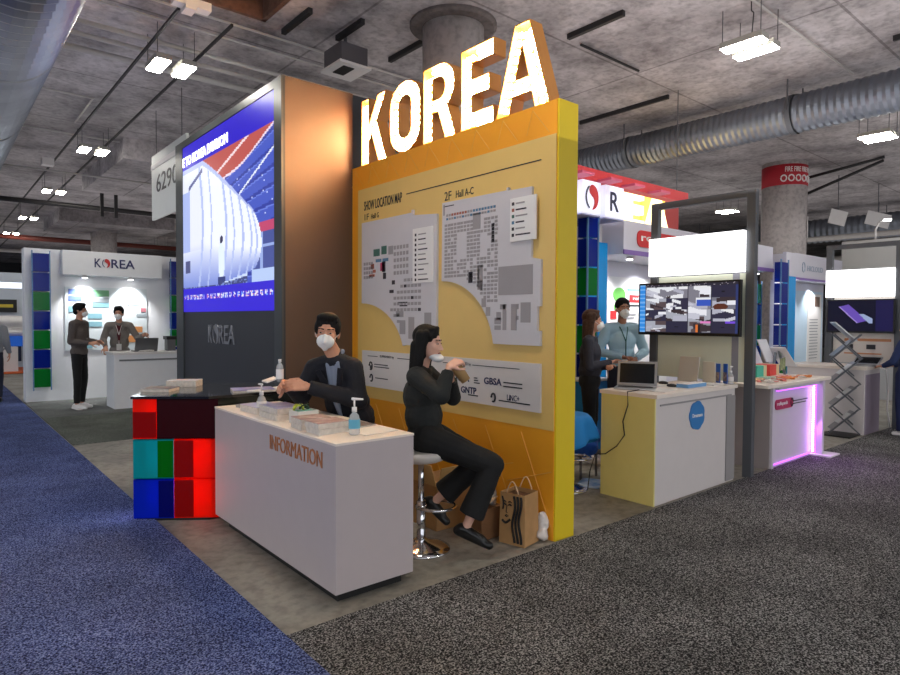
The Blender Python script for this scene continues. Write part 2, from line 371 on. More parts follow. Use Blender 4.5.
pipe('ceiling_conduit', 'thin pale conduit along the recess edge above the screen tower', [(1.1,6.95,4.87),(6,6.95,4.87)], .014, pale)
pipe('ceiling_conduit', 'thin bent conduit between the first and second left lights', [(1.1,10.6,4.86),(1.95,10.6,4.86),(1.95,12.1,4.86)], .014, pale)
pipe('ceiling_conduit', 'thin pale conduit behind the second left light', [(1.0,12.9,4.86),(9,12.9,4.86)], .016, pale)
pipe('ceiling_conduit', 'thin pale conduit passing the small ceiling box', [(1.0,14.6,4.5),(9,14.6,4.5)], .018, pale)
pipe('sprinkler_pipe', 'dark sprinkler line across the slab before the far column', [(1.1,17.8,4.35),(8.98,17.8,4.35)], .06, dkc, 'pipe')
pipe('sprinkler_pipe', 'rust coloured pipe across the hall above the far left booth', [(1.12,27,4.45),(14,27,4.45)], .09, M('rust_pipe', (110,48,38), .6), 'pipe')
pipe('sprinkler_pipe', 'pale far pipe under the rust coloured one', [(1.12,31,4.3),(16,31,4.3)], .07, pale, 'pipe')
for x in (3.2, 3.5): tag(MB().box(x, x+.07, 16.7, 16.76, 4.0, 4.9).build('hanging_rod', dkc), 'dark drop rod in front of the sprinkler line, its %s one' % ('left' if x < 3.3 else 'right'), 'rod')
tag(MB().box(1.75, 1.95, 14.3, 14.5, 4.55, 4.68).build('junction_box', wd), 'small white box under the slab beyond the second left light', 'junction box')
tag(MB().box(1.85, 2.2, 6.3, 6.42, 4.62, 4.7).box(1.95, 2.05, 6.28, 6.44, 4.58, 4.62).build('emergency_light', wd), 'small white unit with a wire beside the ceiling recess', 'emergency light')
def slot(x0, y0, x1, y1, lb, w_=.05):
    tag(MB().bar((x0,y0,CEIL-.03), (x1,y1,CEIL-.03), w_/2, w=.03).build('ceiling_track', dkc), lb, 'track')
slot(4.53, 5.89, 4.53, 6.6, 'short black track left of the round column')
slot(3.72, 5.94, 3.72, 6.5, 'black track between screen tower and round column, the shortest')
slot(5.73, 3.97, 5.73, 4.72, 'black track at the top right of the letter A')
slot(8.35, 5.0, 8.35, 6.61, 'black track with hooks above the yellow wall end', .04)
slot(3.17, 6.1, 3.17, 6.76, 'black track beside the ceiling recess')
slot(8.6, 2.3, 8.6, 1.0, 'black rod track entering at the right picture edge', .04)
pipe('ceiling_conduit', 'shiny conduit running diagonally beside the right twin tube light', [(6.2,2.95,4.86),(9.4,2.95,4.86)], .014, pale)
pipe('ceiling_conduit', 'dark conduit short run over the yellow wall corner', [(6.0,4.75,4.87),(7.2,4.75,4.87)], .016, dkc)
pipe('hanging_cable', 'looped black cable above the right twin tube light', [(6.55,3.0,4.9),(6.6,3.02,4.82),(6.72,3.05,4.85),(6.8,3.1,4.7),(6.78,3.1,4.57)], .006, dkc, 'cable')
# projector on the slab
t = thing('projector', 'grey box projector hung behind the top of the screen tower', 'projector', (3.75, 6.4, 4.6))
MB().box(3.6,3.95,6.2,6.6,4.5,4.72).build('housing', M('projector_grey', (92,88,92), .5), t, bevel=.01)
MB().box(3.57,3.98,6.17,6.63,4.47,4.5).build('bezel', wd, t); MB().box(3.66,3.8,6.25,6.5,4.462,4.47).build('lens_slot', black, t)
MB().cyl((3.77,6.4,4.72),(3.77,6.4,CEIL),.02).build('mount_pole', steel, t)
# rigging arms and lamps on the right
for (x, y, z, l_, lb) in ((15.8,5.2,3.95,.34,'small white flood panel hung right of the banded column'), (17.5,4.9,4.05,.5,'white hanging panel at the right picture edge')):
    t = thing('ceiling_reflector', lb, 'panel', (x, y, z))
    MB().obox((x,y,z), (.3,-.8,-.3), (.8,.3,0), (0.1,-.2,.9), l_*.5, .02, .16).build('panel_face', wd, t)
    MB().cyl((x,y,z+.1),(x,y,CEIL),.01,n=6).build('drop_rod', steel, t)
pipe('support_arm', 'upper black arm from the banded column to the slab', [(14.26,5.30,4.62),(14.6,4.0,4.87)], .03, dkc, 'arm')
pipe('support_arm', 'lower black arm from the banded column to the slab', [(14.30,5.30,4.3),(14.9,4.1,4.87)], .03, dkc, 'arm')
pipe('ceiling_pipe', 'pale pipe under the far duct at the right', [(19.5,-4,3.95),(19.5,16,3.95)], .07, pale, 'pipe')
pipe('ceiling_pipe', 'second pale pipe lower beyond the right booths', [(24,-4,3.75),(24,18,3.75)], .09, pale, 'pipe')
# hanging aisle number
t = thing('hanging_sign', 'white hanging aisle number sign behind the left edge of the screen tower', 'sign', (2.85, 10, 3.2))
MB().box(2.83,2.87,9.15,10.9,3.18,4.2).build('sign_board', M('sign_board', (206,210,208), .5), t)
MB().box(2.822,2.83,9.15,10.9,3.98,4.06).build('sign_stripe', wd, t)
text('sign_number', '62900', ink, 'X', 2.829, 10.62, 3.58, 1.35, .28, t)
for y in (9.4, 10.7): MB().cyl((2.85,y,4.2),(2.85,y,CEIL),.006,n=6).build('hanging_wire', steel, t)
# ------------------------------------------------------------ map wall
from mathutils.geometry import tessellate_polygon
WX = 3.45
yel = M('yellow_paint', (232,176,44), .5); yend = M('lemon_yellow_paint', (226,196,24), .5); cream = M('cream_print', (226,190,112), .5); orange = M('orange_print', (240,162,34), .5)
t = wall_t = thing('map_wall', 'tall yellow exhibition wall carrying the two hall maps', 'display wall', (3.55, 4.3, 0))
MB().box(WX, 3.66, 2.93, 5.7, 0, 3.17).build('core', yel, t)
MB().box(WX, 3.66, 2.915, 2.93, 0, 3.17).build('end_panel', yend, t)
MB().box(WX-.006, WX, 2.93, 5.7, 0, 3.169).build('orange_print', orange, t)
MB().box(WX-.012, WX-.006, 2.93, 5.58, .80, 2.925).build('cream_print', cream, t)
# faint outline lettering / line pattern on the orange print
lp = M('faint_orange_line', (232,170,74), .5); mb = MB()
for i in range(9):
    y = 3.0+i*.31; mb.tube([(WX-.008, y, 2.95), (WX-.008, y+.16, 3.14)], .003, 4); mb.tube([(WX-.008, y+.16, 3.14), (WX-.008, y+.22, 2.97)], .003, 4)
for i in range(7): mb.tube([(WX-.008, 2.95+i*.4, .1+.08*(i%3)), (WX-.008, 3.25+i*.4, .75)], .003, 4); mb.tube([(WX-.008, 2.95+i*.38, .5), (WX-.008, 3.4+i*.33, .35+.05*(i%2))], .003, 4)
mb.build('line_pattern', lp, t)
text('title_lettering', 'SHOW LOCATION MAP', ink, 'X', WX-.013, 5.46, 2.70, .66, .095, t, .002, .01)
MB().box(WX-.015, WX-.012, 3.07, 4.73, 2.76, 2.768).build('title_rule', ink, t)
text('map_caption', '1F', ink, 'X', WX-.013, 5.45, 2.605, .08, .06, t, .002); text('map_caption', 'Hall G', ink, 'X', WX-.013, 5.33, 2.605, .14, .05, t, .002)
text('map_caption', '2F', ink, 'X', WX-.013, 4.17, 2.62, .09, .075, t, .002); text('map_caption', 'Hall A-C', ink, 'X', WX-.013, 4.02, 2.625, .22, .06, t, .002, .006)
board = M('map_board_white', (206,202,206), .6); edge = M('map_board_edge', (120,90,60), .7)
def arc(cx, cy, rx, ry, a0, a1, n=14): return [(cx+rx*math.cos(R(a0+(a1-a0)*i/n)), cy+ry*math.sin(R(a0+(a1-a0)*i/n))) for i in range(n+1)]
marks = [M('booth_grey', (158,152,154), .6), M('map_dark', (52,44,52), .6), M('map_green', (70,110,98), .6), M('map_blue', (88,128,160), .6), M('map_red', (170,100,84), .6), M('map_pink', (190,60,110), .6), wd]
def marksmesh(rects, name, par, at):
    mb = MB()
    for (a, z, w_, h, k) in rects: mb.box(at-.002, at, a-w_, a, z, z+h, k)
    return mb.build(name, marks, par)
# first map: Y 5.47 .. 4.24
outl = [(5.47,2.575),(4.62,2.575),(4.62,2.60),(4.60,2.60),(4.60,2.55),(4.25,2.52),(4.25,1.36),(4.72,1.36)] + arc(5.47,1.22,.74,.54,166,90)
MB().prism([(p[0], p[1]) for p in outl], 'x', WX-.035, WX-.012).build('map_board', board, t)
rng = random.Random(3); rc = []
MX = WX-.035
for (a, z, w_, h, k) in ((5.25,2.22,.11,.07,2),(5.11,2.23,.09,.08,2),(4.99,2.22,.08,.08,0),(5.21,2.16,.1,.03,3),(5.09,2.16,.1,.03,3),(5.13,2.07,.07,.08,5),(5.10,2.06,.06,.1,1),(5.3,2.1,.06,.05,4),(5.33,2.02,.1,.025,4),(5.26,2.06,.05,.03,4),(4.93,1.93,.05,.04,1),(4.97,1.85,.07,.03,1),(5.08,1.99,.05,.06,1)): rc.append((a,z,w_,h,k))
for i in range(12):
    for j in range(14):
        a = 4.95-.05*j if False else 5.12-i*.055; z = 1.95-j*.055
        if a < 4.83 and z < 1.62: continue
        if abs((5.35-a)*.9+(z-1.32)*0-.0) < 0: continue
        if z > 1.55+ (5.1-a)*1.2 or z < 1.28+.0*(a): continue
        rc.append((a, z, .042, .028, 0 if rng.random() < .97 else 1))
for j in range(13):
    z = 1.72-j*.033*1.3; rc += [(5.44-.02*rng.random(), z, .05, .02, 0), (5.37, z, .12+.08*rng.random(), .022, 0 if rng.random() < .8 else 1), (5.2, z, .1*rng.random()+.02, .02, 0)]
for j in range(5):
    for i in range(5): rc.append((4.9-i*.05, 2.26-j*.06, .035, .035, 0))
for j in range(4):
    for i in range(4): rc.append((5.43-i*.045, 2.14-j*.045, .035, .03, 0))
rc += [(4.86,1.62,.12,.055,0),(4.8,1.46,.09,.13,0),(4.66,1.22+.2,.09,.2,0),(4.42,1.38,.1,.28,0),(4.83,1.75,.15,.012,1),(4.8,1.72,.12,.012,1)]
marksmesh([r_ for r_ in rc if r_[1] > 1.37 and r_[0] > 4.3 and r_[0]-r_[2] > 4.26 and ((r_[0]-r_[2]/2-5.47)/.78)**2+((r_[1]-1.22)/.58)**2 > 1], 'map_marking', t, MX)
MB().box(MX-.012, MX, 4.29, 4.585, 1.93, 2.42).build('legend_card', wd, t)
rl = []
for i in range(10): rl += [(4.55, 2.35-i*.045, .022, .024, 1), (4.50, 2.357-i*.045, .08+.09*rng.random(), .011, 1 if i % 2 else 0)]
marksmesh(rl, 'legend_marking', t, MX-.012)
# second map: Y 4.17 .. 3.04
outl = [(4.175,2.60),(3.40,2.59),(3.40,2.61),(3.38,2.61),(3.38,2.585),(3.14,2.58),(3.14,2.06),(3.045,2.04),(3.045,1.70),(3.075,1.70),(3.075,1.52),(3.045,1.52),(3.045,1.41),(3.53,1.41)] + arc(4.18,1.33,.65,.60,172,90)
MB().prism(outl, 'x', WX-.035, WX-.012).build('map_board', board, t)
rc = [(4.16,2.49,.02,.09,0),(4.14,2.56,.12,.008,1),(3.78,2.33,.09,.13,0),(3.48,1.79,.36,.22,0),(3.52,1.52,.07,.035,0),(3.52,1.565,.07,.05,0),(3.50,1.60,.05,.06,0),(3.43,1.52,.04,.2,0),(3.46,1.68,.06,.04,0),(3.34,1.52,.06,.2,0),(3.29,1.68,.03,.04,0),(3.29,1.6,.03,.03,0),(3.24,1.58,.1,.15,0),(3.83,1.90,.05,.09,1),(3.62,1.63,.05,.07,0),(3.67,1.7,.05,.07,0),(3.72,1.84,.06,.2,0)]
for i in range(18):
    rc.append((4.12-i*.034, 2.475+.0*i, .024, .02, (0,4,4,4,0,3,3,3,3)[i//2])); rc.append((4.12-i*.034, 2.445, .024, .018, 0 if i % 3 else 3))
for i in range(16):
    for j in range(22):
        a = 4.14-i*.041; z = 2.39-j*.031
        if i in (5, 8, 12): a -= .0
        if 4.0 > a > 3.88 and 2.08 < z < 2.3: continue
        if 3.72 > a > 3.62 and 2.08 < z < 2.28: continue
        if 3.79 > a > 3.66 and z > 2.32: continue
        if z < 1.93 - 0.0 and (a-4.18)**2/.7**2 + (z-1.33)**2/.66**2 < 1: continue
        if rng.random() < .12: continue
        rc.append((a, z, .03 if rng.random() < .7 else .036, .021, 0 if rng.random() < .97 else 1))
for j in range(5): rc.append((3.56, 2.33-j*.03, .03, .026, 1))
marksmesh([r_ for r_ in rc if r_[0]-r_[2] > 3.1 or r_[1] < 2.0], 'map_marking', t, MX)
MB().box(MX-.015, MX, 3.085, 3.345, 2.19, 2.515).build('legend_card', wd, t)
rl = []
for i, k in enumerate((1,4,2,3,5,1)): rl += [(3.325, 2.46-i*.047, .024, .024, k if k != 5 else 1), (3.285, 2.467-i*.047, .08+.09*rng.random(), .011, 1 if i % 2 else 0)]
marksmesh(rl, 'legend_marking', t, MX-.015)
# sponsor strip
MB().box(WX-.03, WX-.012, 3.045, 5.47, .92, 1.28).build('sponsor_strip', M('strip_white', (216,210,208), .55), t)
SX = WX-.031; navy = M('navy_ink', (38,42,84), .6)
mb = MB()
for a0, a1, z in ((5.36,5.18,1.225),(4.84,4.6,1.225),(4.16,4.02,1.225),(3.78,3.25,1.225)): mb.box(SX-.002, SX, a1, a0, z, z+.006)
for (a, z, l_) in ((5.24,1.145,.24),(5.24,1.12,.26),(5.22,1.01,.22),(3.76,1.10,.05),(3.76,1.12,.04),(3.76,1.08,.07),(3.42,1.11,.2),(3.42,1.08,.2),(3.36,.985,.02),(3.47,.965,.33),(3.83,.975,.12),(4.2,1.01,.1),(4.2,.985,.1)): mb.box(SX-.002, SX, a-l_, a, z, z+.009)
for (cy, cz, r_) in ((5.3,1.13,.038),(5.29,1.01,.034),(4.55,1.1,.035),(4.0,1.0,.03),(3.53,.985,.032)):
    ring = [(SX-.003, cy+r_*.7*math.cos(q*math.pi/8), cz+r_*math.sin(q*math.pi/8)) for q in range(14)]; mb.tube(ring, .008, 5)
mb.ell((SX-.002, 5.3, 1.118), (.004,.018,.02), k=0); mb.ell((SX-.002, 3.97, .985), (.004,.02,.012), k=0)
mb.build('strip_marking', ink, t)
text('strip_lettering', 'SUPERVISED by', ink, 'X', SX, 5.14, 1.215, .24, .03, t, .002); text('strip_lettering', 'ORGANIZED by', ink, 'X', SX, 4.0, 1.215, .2, .03, t, .002)
text('strip_lettering', 'KEA', navy, 'X', SX, 3.985, 1.085, .17, .06, t, .002, .02); text('strip_lettering', 'GBSA', navy, 'X', SX, 3.64, 1.085, .2, .055, t, .002, .02)
text('strip_lettering', 'GNTP', navy, 'X', SX, 3.92, .99, .19, .055, t, .002, .02); text('strip_lettering', 'LINC+', navy, 'X', SX, 3.38, .98, .13, .045, t, .002, .004)
text('strip_lettering', 'KOTRA', ink, 'X', SX, 5.21, .995, .17, .03, t, .002, .01) if False else None

# ------------------------------------------------------------ marquee letters on top of the wall
rimm = M('marquee_rim', (196,132,62), .45); backm = M('marquee_back', (250,204,74), .5)
bulbm = bpy.data.materials.new('bulb_glow'); bulbm.use_nodes = True; _b = bulbm.node_tree.nodes['Principled BSDF']
_b.inputs['Emission Color'].default_value = (1,.78,.46,1); _b.inputs['Emission Strength'].default_value = 68; _b.inputs['Base Color'].default_value = (1,.9,.7,1)
GL = {
 'K': (.45, [[(0,0),(.13,0),(.13,.22),(.18,.30),(.31,0),(.45,0),(.27,.41),(.44,.66),(.30,.66),(.13,.39),(.13,.66),(0,.66)]], [[(.065,.03),(.065,.63)],[(.14,.31),(.36,.63)],[(.20,.36),(.37,.03)]]),
 'O': (.48, [arc(.24,.45,.24,.21,0,180,8)+arc(.24,.21,.24,.21,180,360,8), arc(.24,.44,.10,.09,0,180,6)+arc(.24,.22,.10,.09,180,360,6)], [arc(.24,.45,.17,.15,0,180,8)+arc(.24,.21,.17,.15,180,360,8)+[(.41,.45)]]),
 'R': (.45, [[(0,0),(.13,0),(.13,.25),(.21,.25),(.31,0),(.45,0),(.33,.29)]+arc(.24,.46,.19,.20,-55,90,8)+[(0,.66)], [(.13,.36),(.22,.36)]+arc(.22,.455,.085,.095,-70,70,5)+[(.22,.55),(.13,.55)]], [[(.065,.03),(.065,.6),(.26,.6),(.36,.53),(.37,.42),(.3,.32),(.14,.31)],[(.26,.27),(.375,.03)]]),
 'E': (.39, [[(0,0),(.39,0),(.39,.13),(.13,.13),(.13,.27),(.34,.27),(.34,.40),(.13,.40),(.13,.53),(.39,.53),(.39,.66),(0,.66)]], [[(.065,.03),(.065,.63)],[(.14,.065),(.36,.065)],[(.14,.335),(.31,.335)],[(.14,.595),(.36,.595)]]),
 'A': (.55, [[(0,0),(.14,0),(.175,.13),(.375,.13),(.41,0),(.55,0),(.35,.66),(.20,.66)], [(.205,.25),(.345,.25),(.275,.50)]], [[(.07,.03),(.26,.62)],[(.48,.03),(.29,.62)],[(.17,.19),(.38,.19)]]),
}
def marquee(ch, ytop, z0, x0=3.462, dep=.13, label=''):
    w_, loops, strokes = GL[ch]
    t = thing('marquee_letter', label, 'lit letter', (x0+dep/2, ytop-w_/2, z0), 'marquee letters on the yellow wall')
    f = lambda p, x: (x, ytop-p[0], z0+p[1])
    tri = tessellate_polygon([[V((p[0], p[1], 0)) for p in l] for l in loops]); allp = [p for l in loops for p in l]; n = len(allp)
    mb = MB(); mb.add([f(p, x0+dep) for p in allp]+[f(p, x0+dep-.012) for p in allp], [tuple(q) for q in tri]+[tuple(i+n for i in q) for q in tri]); mb.build('back_plate', backm, t, fix=False)
    mb = MB()
    for l in loops:
        m_ = len(l); cx = sum(p[0] for p in l)/m_; 
        for i in range(m_):
            a, b = l[i], l[(i+1) % m_]; d = V((b[0]-a[0], b[1]-a[1])); 
            if d.length < 1e-6: continue
            nn = V((-d.y, d.x)).normalized()*.005
            q = [(a[0]+nn.x,a[1]+nn.y),(b[0]+nn.x,b[1]+nn.y),(b[0]-nn.x,b[1]-nn.y),(a[0]-nn.x,a[1]-nn.y)]
            mb.add([f(p, x0) for p in q]+[f(p, x0+dep) for p in q], [(0,1,2,3),(7,6,5,4),(0,4,5,1),(1,5,6,2),(2,6,7,3),(3,7,4,0)])
    mb.build('rim', rimm, t)
    k = 0
    for s in strokes:
        for i in range(len(s)-1):
            a = V((s[i][0], s[i][1])); b = V((s[i+1][0], s[i+1][1])); L = (b-a).length; nb = max(1, round(L/.062)); d = (b-a).normalized(); nn = V((-d.y, d.x))
            for j in range(nb):
                c = a.lerp(b, (j+.5)/nb)
                for sd in (-1, 1):
                    p = c + nn*sd*.03
                    if k >= 99: continue
                    bp_ = bulb0.copy() if bulb0 else None; COL.objects.link(bp_); bp_.name = 'bulb'; k += 1
                    bp_.parent = t; bp_.matrix_parent_inverse = Matrix.Identity(4); bp_.location = V(f(p, x0+.05)) - t.location
    return t
bulb0 = MB().ell((0,0,0), (.022,.022,.022), n=10, m=6).build('bulb', bulbm, None, True)
for ch, y, lb in (('K',5.55,'lit marquee letter K, first of the word on the wall'), ('O',5.04,'lit marquee letter O, oval with an open middle'), ('R',4.51,'lit marquee letter R in the middle of the word'), ('E',3.99,'lit marquee letter E, second from the right'), ('A',3.57,'lit marquee letter A above the lemon yellow wall end')):
    marquee(ch, y, 3.172, label=lb)
bpy.data.objects.remove(bulb0)

# ------------------------------------------------------------ screen tower
TX = 2.67
t = thing('screen_tower', 'huge dark tower holding a tall lit screen', 'screen tower', (3.1, 7.4, 0))
brown = M('bronze_side_panel', (178,128,82), .45); 
MB().box(TX+.02, 3.66, 5.72, 9.03, 0, 3.95).build('core', dark, t)
MB().box(TX, TX+.02, 5.7, 9.03, 0, 3.95).build('front_panel', dark, t)
MB().box(TX+.02, 3.445, 5.70, 5.72, 0, 3.95).build('side_panel', M('grey_brown_side_panel', (100,80,66), .44, .35), t)
mb = MB(); fr = .02
mb.box(TX-.02, TX, 5.70, 5.87, 0, 3.95); mb.box(TX-.02, TX, 8.74, 9.03, 0, 3.95); mb.box(TX-.02, TX, 5.87, 8.74, 3.865, 3.95)
mb.build('screen_frame', M('brushed_frame', (74,78,80), .36, .4), t)
def scr(u, v):
    if v > .86-.0*u or v < .137:
        c = (44,26,196) if v > .5 else (52,34,206)
        if .075 < v < .1 and (int(u*70) % 3) and rr.random() < .75 and not (.28 < u < .3): c = rr.choice([(230,225,240),(190,190,250),(210,120,170),(110,160,250),(235,235,240)])
        return c
    top = .86 if u < .27 else .86-(u-.27)**1.1*.72; bot = .145 if u < .45 else .145+(u-.45)*.15
    ss = min(1, max(0, (v-bot)/max(.01, top-bot)))
    if u > .80+.09*math.sqrt(max(0, 1-(2*ss-1)**2)): top = bot = 0
    if bot < v < top:
        s = (v-bot)/(top-bot)
        arcu = u - .05*math.sin(s*3.14)
        c = (238,242,255)
        if s < .35: k = (.35-s)/.35; c = tuple(int(x*(1-k)+y*k) for x, y in zip(c, (122,140,214)))
        if u < .28 and s > .3: c = tuple(int(x*.97) for x in c)
        if u < .1 and .3 < s < .8: c = (170,185,236)
        for b, wb in ((.22,.012),(.33,.008),(.50,.012),(.58,.008),(.67,.010),(.75,.008),(.80,.008)):
            if abs(arcu-b) < wb: c = (176,190,236)
        if s > .96: c = (180,190,235)
        if abs((v-.74)-(u-.1)*.42) < .012 and .08 < u < .27: c = (96,100,150)
        if .03 < u < .1 and abs(v-.27) < .035: c = (80,84,130)
        if (u-.49)**2/.035**2 + (v-.27)**2/.1**2 < 1: c = (225,238,250)
        if (u-.49)**2/.018**2 + (v-.385)**2/.02**2 < 1: c = (60,60,90)
        if abs(u-.49) < .04 and v < .19: c = (50,60,120)
        return c
    if v < .42 and u > .8:
        c = (70,82,150)
        if int(u*40) % 5 == 0 or int(v*60) % 9 == 0: c = (150,170,225)
        if .37 < v < .42 and u > .84: c = (190,70,110)
        if v < .2: c = (180,200,240)
        return c
    if v <= bot+.0 and u <= .76:
        c = (60,66,120)
        if rr.random() < .3: c = (120,140,205)
        if u > .5 and v > .15+.1*(u-.5) and v < .2: c = (200,215,245)
        return c
    d = v - (.86 - .0*u) + (u-.26)*.12
    line = (v-.58)-u*.24+.08
    if line > .105+.03*math.sin(u*7): c = (186,84,78) if abs(line-.16-(u-.6)*.1) > .008 else (240,215,220)
    elif line > .092+.03*math.sin(u*7): c = (235,215,230)
    else:
        c = (70,88,190); f = (line*15*(1.3-.5*u)) % 1
        if f < .22: c = (50,62,160)
        elif f > .9: c = (104,124,214)
        if abs(((v-.50)-(u-.5)*.5)) < .006: c = (230,235,250)
        if rr.random() < .006: c = (220,230,255)
    return c
rr = random.Random(5)
display('screen', 'X', TX-.012, 8.74, 5.87, 1.68, 3.86, 120, 150, scr, 1.1, t)
text('screen_lettering', 'E TO KOREA PAVILION', M('screen_white', (250,250,255), emit=2.2), 'X', TX-.014, 8.73, 3.60, 1.62, .12, t, .002, .03)
silver = M('silver_lettering', (150,152,158), .35, .5)
text('logo_lettering', 'K', silver, 'X', TX, 7.80, 1.30, .14, .22, t, .012, .01); text('logo_lettering', 'REA', silver, 'X', TX, 7.44, 1.30, .50, .22, t, .012, .01)
def swoosh(par, plane, at, a, z, r, m1, m2, th=.01):
    """the round emblem that stands for the O: a filled comma with a thin arc to its left"""
    s = -1 if plane == 'X' else 1
    pts = [(x*r, y*r) for x, y in arc(0, 0, .80, 1, 97, -88, 16) + [(.20,-.78),(.32,-.5),(.33,-.25),(.2,-.02),(-.06,.14),(-.28,.34),(-.36,.58),(-.28,.82)]]
    pts2 = [(x*r, y*r) for x, y in arc(-.04, 0, .80, 1, 118, 248, 12) + arc(.10, 0, .80, .96, 240, 126, 12)]
    for p_, m_, nm in ((pts, m1, 'emblem_comma'), (pts2, m2, 'emblem_arc')):
        MB().prism([(a+s*x, z+y) for x, y in p_], 'x' if plane == 'X' else 'y', at-th, at).build(nm, m_, par)
swoosh(t, 'X', TX, 7.55, 1.41, .12, silver, silver)

# ------------------------------------------------------------ information counter
t = thing('information_counter', 'white box counter in front with INFORMATION lettering', 'counter', (2.0, 4.0, 0))
counter_face = M('counter_laminate', (190,178,178), .42)
MB().box(1.73, 2.27, 3.04, 4.93, .05, .89).build('body', counter_face, t, bevel=.003)
MB().box(1.728, 2.272, 3.038, 4.932, .89, .905).build('worktop', M('warm_white_top', (238,226,214), .4), t, bevel=.002)
MB().box(1.76, 2.2, 3.07, 4.72, 0, .05).build('plinth', black, t)
text('lettering', 'INFORMATION', M('copper_lettering', (186,116,66), .45), 'X', 1.73, 3.90, .74, .71, .095, t, .005, 0)

# ------------------------------------------------------------ coloured acrylic desk
t = thing('acrylic_desk', 'desk built from red, blue and green acrylic cubes with a black top', 'desk', (1.9, 5.4, 0))
poly = [(1.21,5.31),(1.69,4.955),(2.62,4.955),(2.62,5.55),(1.9,6.1),(1.62,6.06)]
ci = [(1.25,5.31),(1.70,4.98),(2.59,4.98),(2.59,5.52),(1.9,6.07),(1.64,6.03)]
MB().prism(poly, 'z', .965, .985).build('desk_top', M('black_gloss', (22,20,22), .1, coat=.5), t)
MB().prism(ci, 'z', 0, .02).build('plinth', black, t)
MB().box(2.3, 2.58, 5.0, 5.5, .02, .965).build('dark_core', M('dark_green_acrylic', (14,26,18), .2), t)
MB().prism([(1.72,5.6),(2.3,5.15),(2.3,5.2),(1.75,5.63)], 'z', .02, .965).build('inner_panel', M('inner_panel_white', (200,196,196), .5), t)
ex = V((1.69-1.215, 4.955-5.30, 0)).normalized(); en = V((-ex.y, ex.x, 0)); A0 = V((1.225, 5.315, 0)); Lf = .655
red = acrylic('red_acrylic', (255,34,10), .35); dred = acrylic('deep_red_acrylic', (168,14,12), .3); maroon = acrylic('maroon_acrylic', (58,14,16), .15)
blue = acrylic('blue_acrylic', (10,44,210), .35); dblue = acrylic('deep_blue_acrylic', (8,14,120), .3); teal = acrylic('teal_acrylic', (20,176,184), .4); cyan_ = acrylic('cyan_acrylic', (10,120,180), .4); green = acrylic('green_acrylic', (6,130,20), .35)
H_ = .475
cells = [(0,H_,.02,.33,blue,dblue,(.62,1),.6), (H_,1,.02,.33,red,dred,(0,.45),.62), (0,H_,.335,.645,teal,green,(.60,1),.6), (H_,1,.335,.645,red,dred,(0,.45),.62), (0,.28,.65,.962,red,dred,(0,1),.7), (.28,1,.65,.962,maroon,maroon,(.3,1),.5)]
for (u0, u1, z0, z1, m1, m2, sp, dep) in cells:
    a = A0 + ex*(Lf*u0+.0015); b = A0 + ex*(Lf*u1-.0015); D_ = .42
    mb = MB()
    for (p, q, w0, w1) in ((a, b, z0, z1),):
        mb.add([p+V((0,0,w0)), q+V((0,0,w0)), q+V((0,0,w1)), p+V((0,0,w1)), p+en*.008+V((0,0,w0)), q+en*.008+V((0,0,w0)), q+en*.008+V((0,0,w1)), p+en*.008+V((0,0,w1))], [(0,1,2,3),(7,6,5,4),(0,4,5,1),(1,5,6,2),(2,6,7,3),(3,7,4,0)])
    for z in (z0, z1-.008):
        mb.add([a+V((0,0,z)), b+V((0,0,z)), b+en*D_*.6+V((0,0,z)), a+en*D_*.6+V((0,0,z)), a+V((0,0,z+.008)), b+V((0,0,z+.008)), b+en*D_*.6+V((0,0,z+.008)), a+en*D_*.6+V((0,0,z+.008))], [(0,1,2,3),(7,6,5,4),(0,4,5,1),(1,5,6,2),(2,6,7,3),(3,7,4,0)])
    blk = mb.build('acrylic_cube', m1, t)
    mb = MB(); c0 = a.lerp(b, sp[0]+.01); c1_ = a.lerp(b, sp[1]-.01); off = -en*.006; zt = z1-.10 if (z0 > .6 and m1 is red) else z1-.01; en_ = en*.4
    mb.add([c0+off+V((0,0,z0+.01)), c1_+off+V((0,0,z0+.01)), c1_+off+V((0,0,zt)), c0+off+V((0,0,zt)), c0+off+en_*.01+V((0,0,z0+.01)), c1_+off+en_*.01+V((0,0,z0+.01)), c1_+off+en_*.01+V((0,0,zt)), c0+off+en_*.01+V((0,0,zt))], [(0,1,2,3),(7,6,5,4),(0,4,5,1),(1,5,6,2),(2,6,7,3),(3,7,4,0)])
    mb.build('inner_sheet', m2, blk)
    mb = MB(); off = en*.22
    a = a + ex*.012; b = b - ex*.012; mb.add([a+off+V((0,0,z0+.01)), b+off+V((0,0,z0+.01)), b+off+V((0,0,z1-.01)), a+off+V((0,0,z1-.01)), a+off+en*.01+V((0,0,z0+.01)), b+off+en*.01+V((0,0,z0+.01)), b+off+en*.01+V((0,0,z1-.01)), a+off+en*.01+V((0,0,z1-.01))], [(0,1,2,3),(7,6,5,4),(0,4,5,1),(1,5,6,2),(2,6,7,3),(3,7,4,0)])
    mb.build('back_sheet', M('milky_sheet_'+m1.name, {'red_acrylic':(255,120,100),'teal_acrylic':(150,235,235),'blue_acrylic':(120,150,255)}.get(m1.name, (90,30,34)), .5), blk)
for u0, z0 in ((.23,.18),(.7,.18),(.23,.49),(.7,.49),(.14,.8)):      # small lamps inside the cubes
    ld = bpy.data.lights.new('cube_lamp', 'POINT'); ld.energy = 2.0; ld.shadow_soft_size = .09; lo = bpy.data.objects.new('cube_lamp', ld); COL.objects.link(lo); lo.location = A0 + ex*(Lf*u0) + en*.06 + V((0,0,z0))
mb = MB()   # right-hand face toward the counter and along the visitors' side
mb.box(1.72, 2.3, 4.985, 4.995, .02, .96); mb.build('side_sheet', M('dark_green_acrylic', (14,26,18), .2), t)

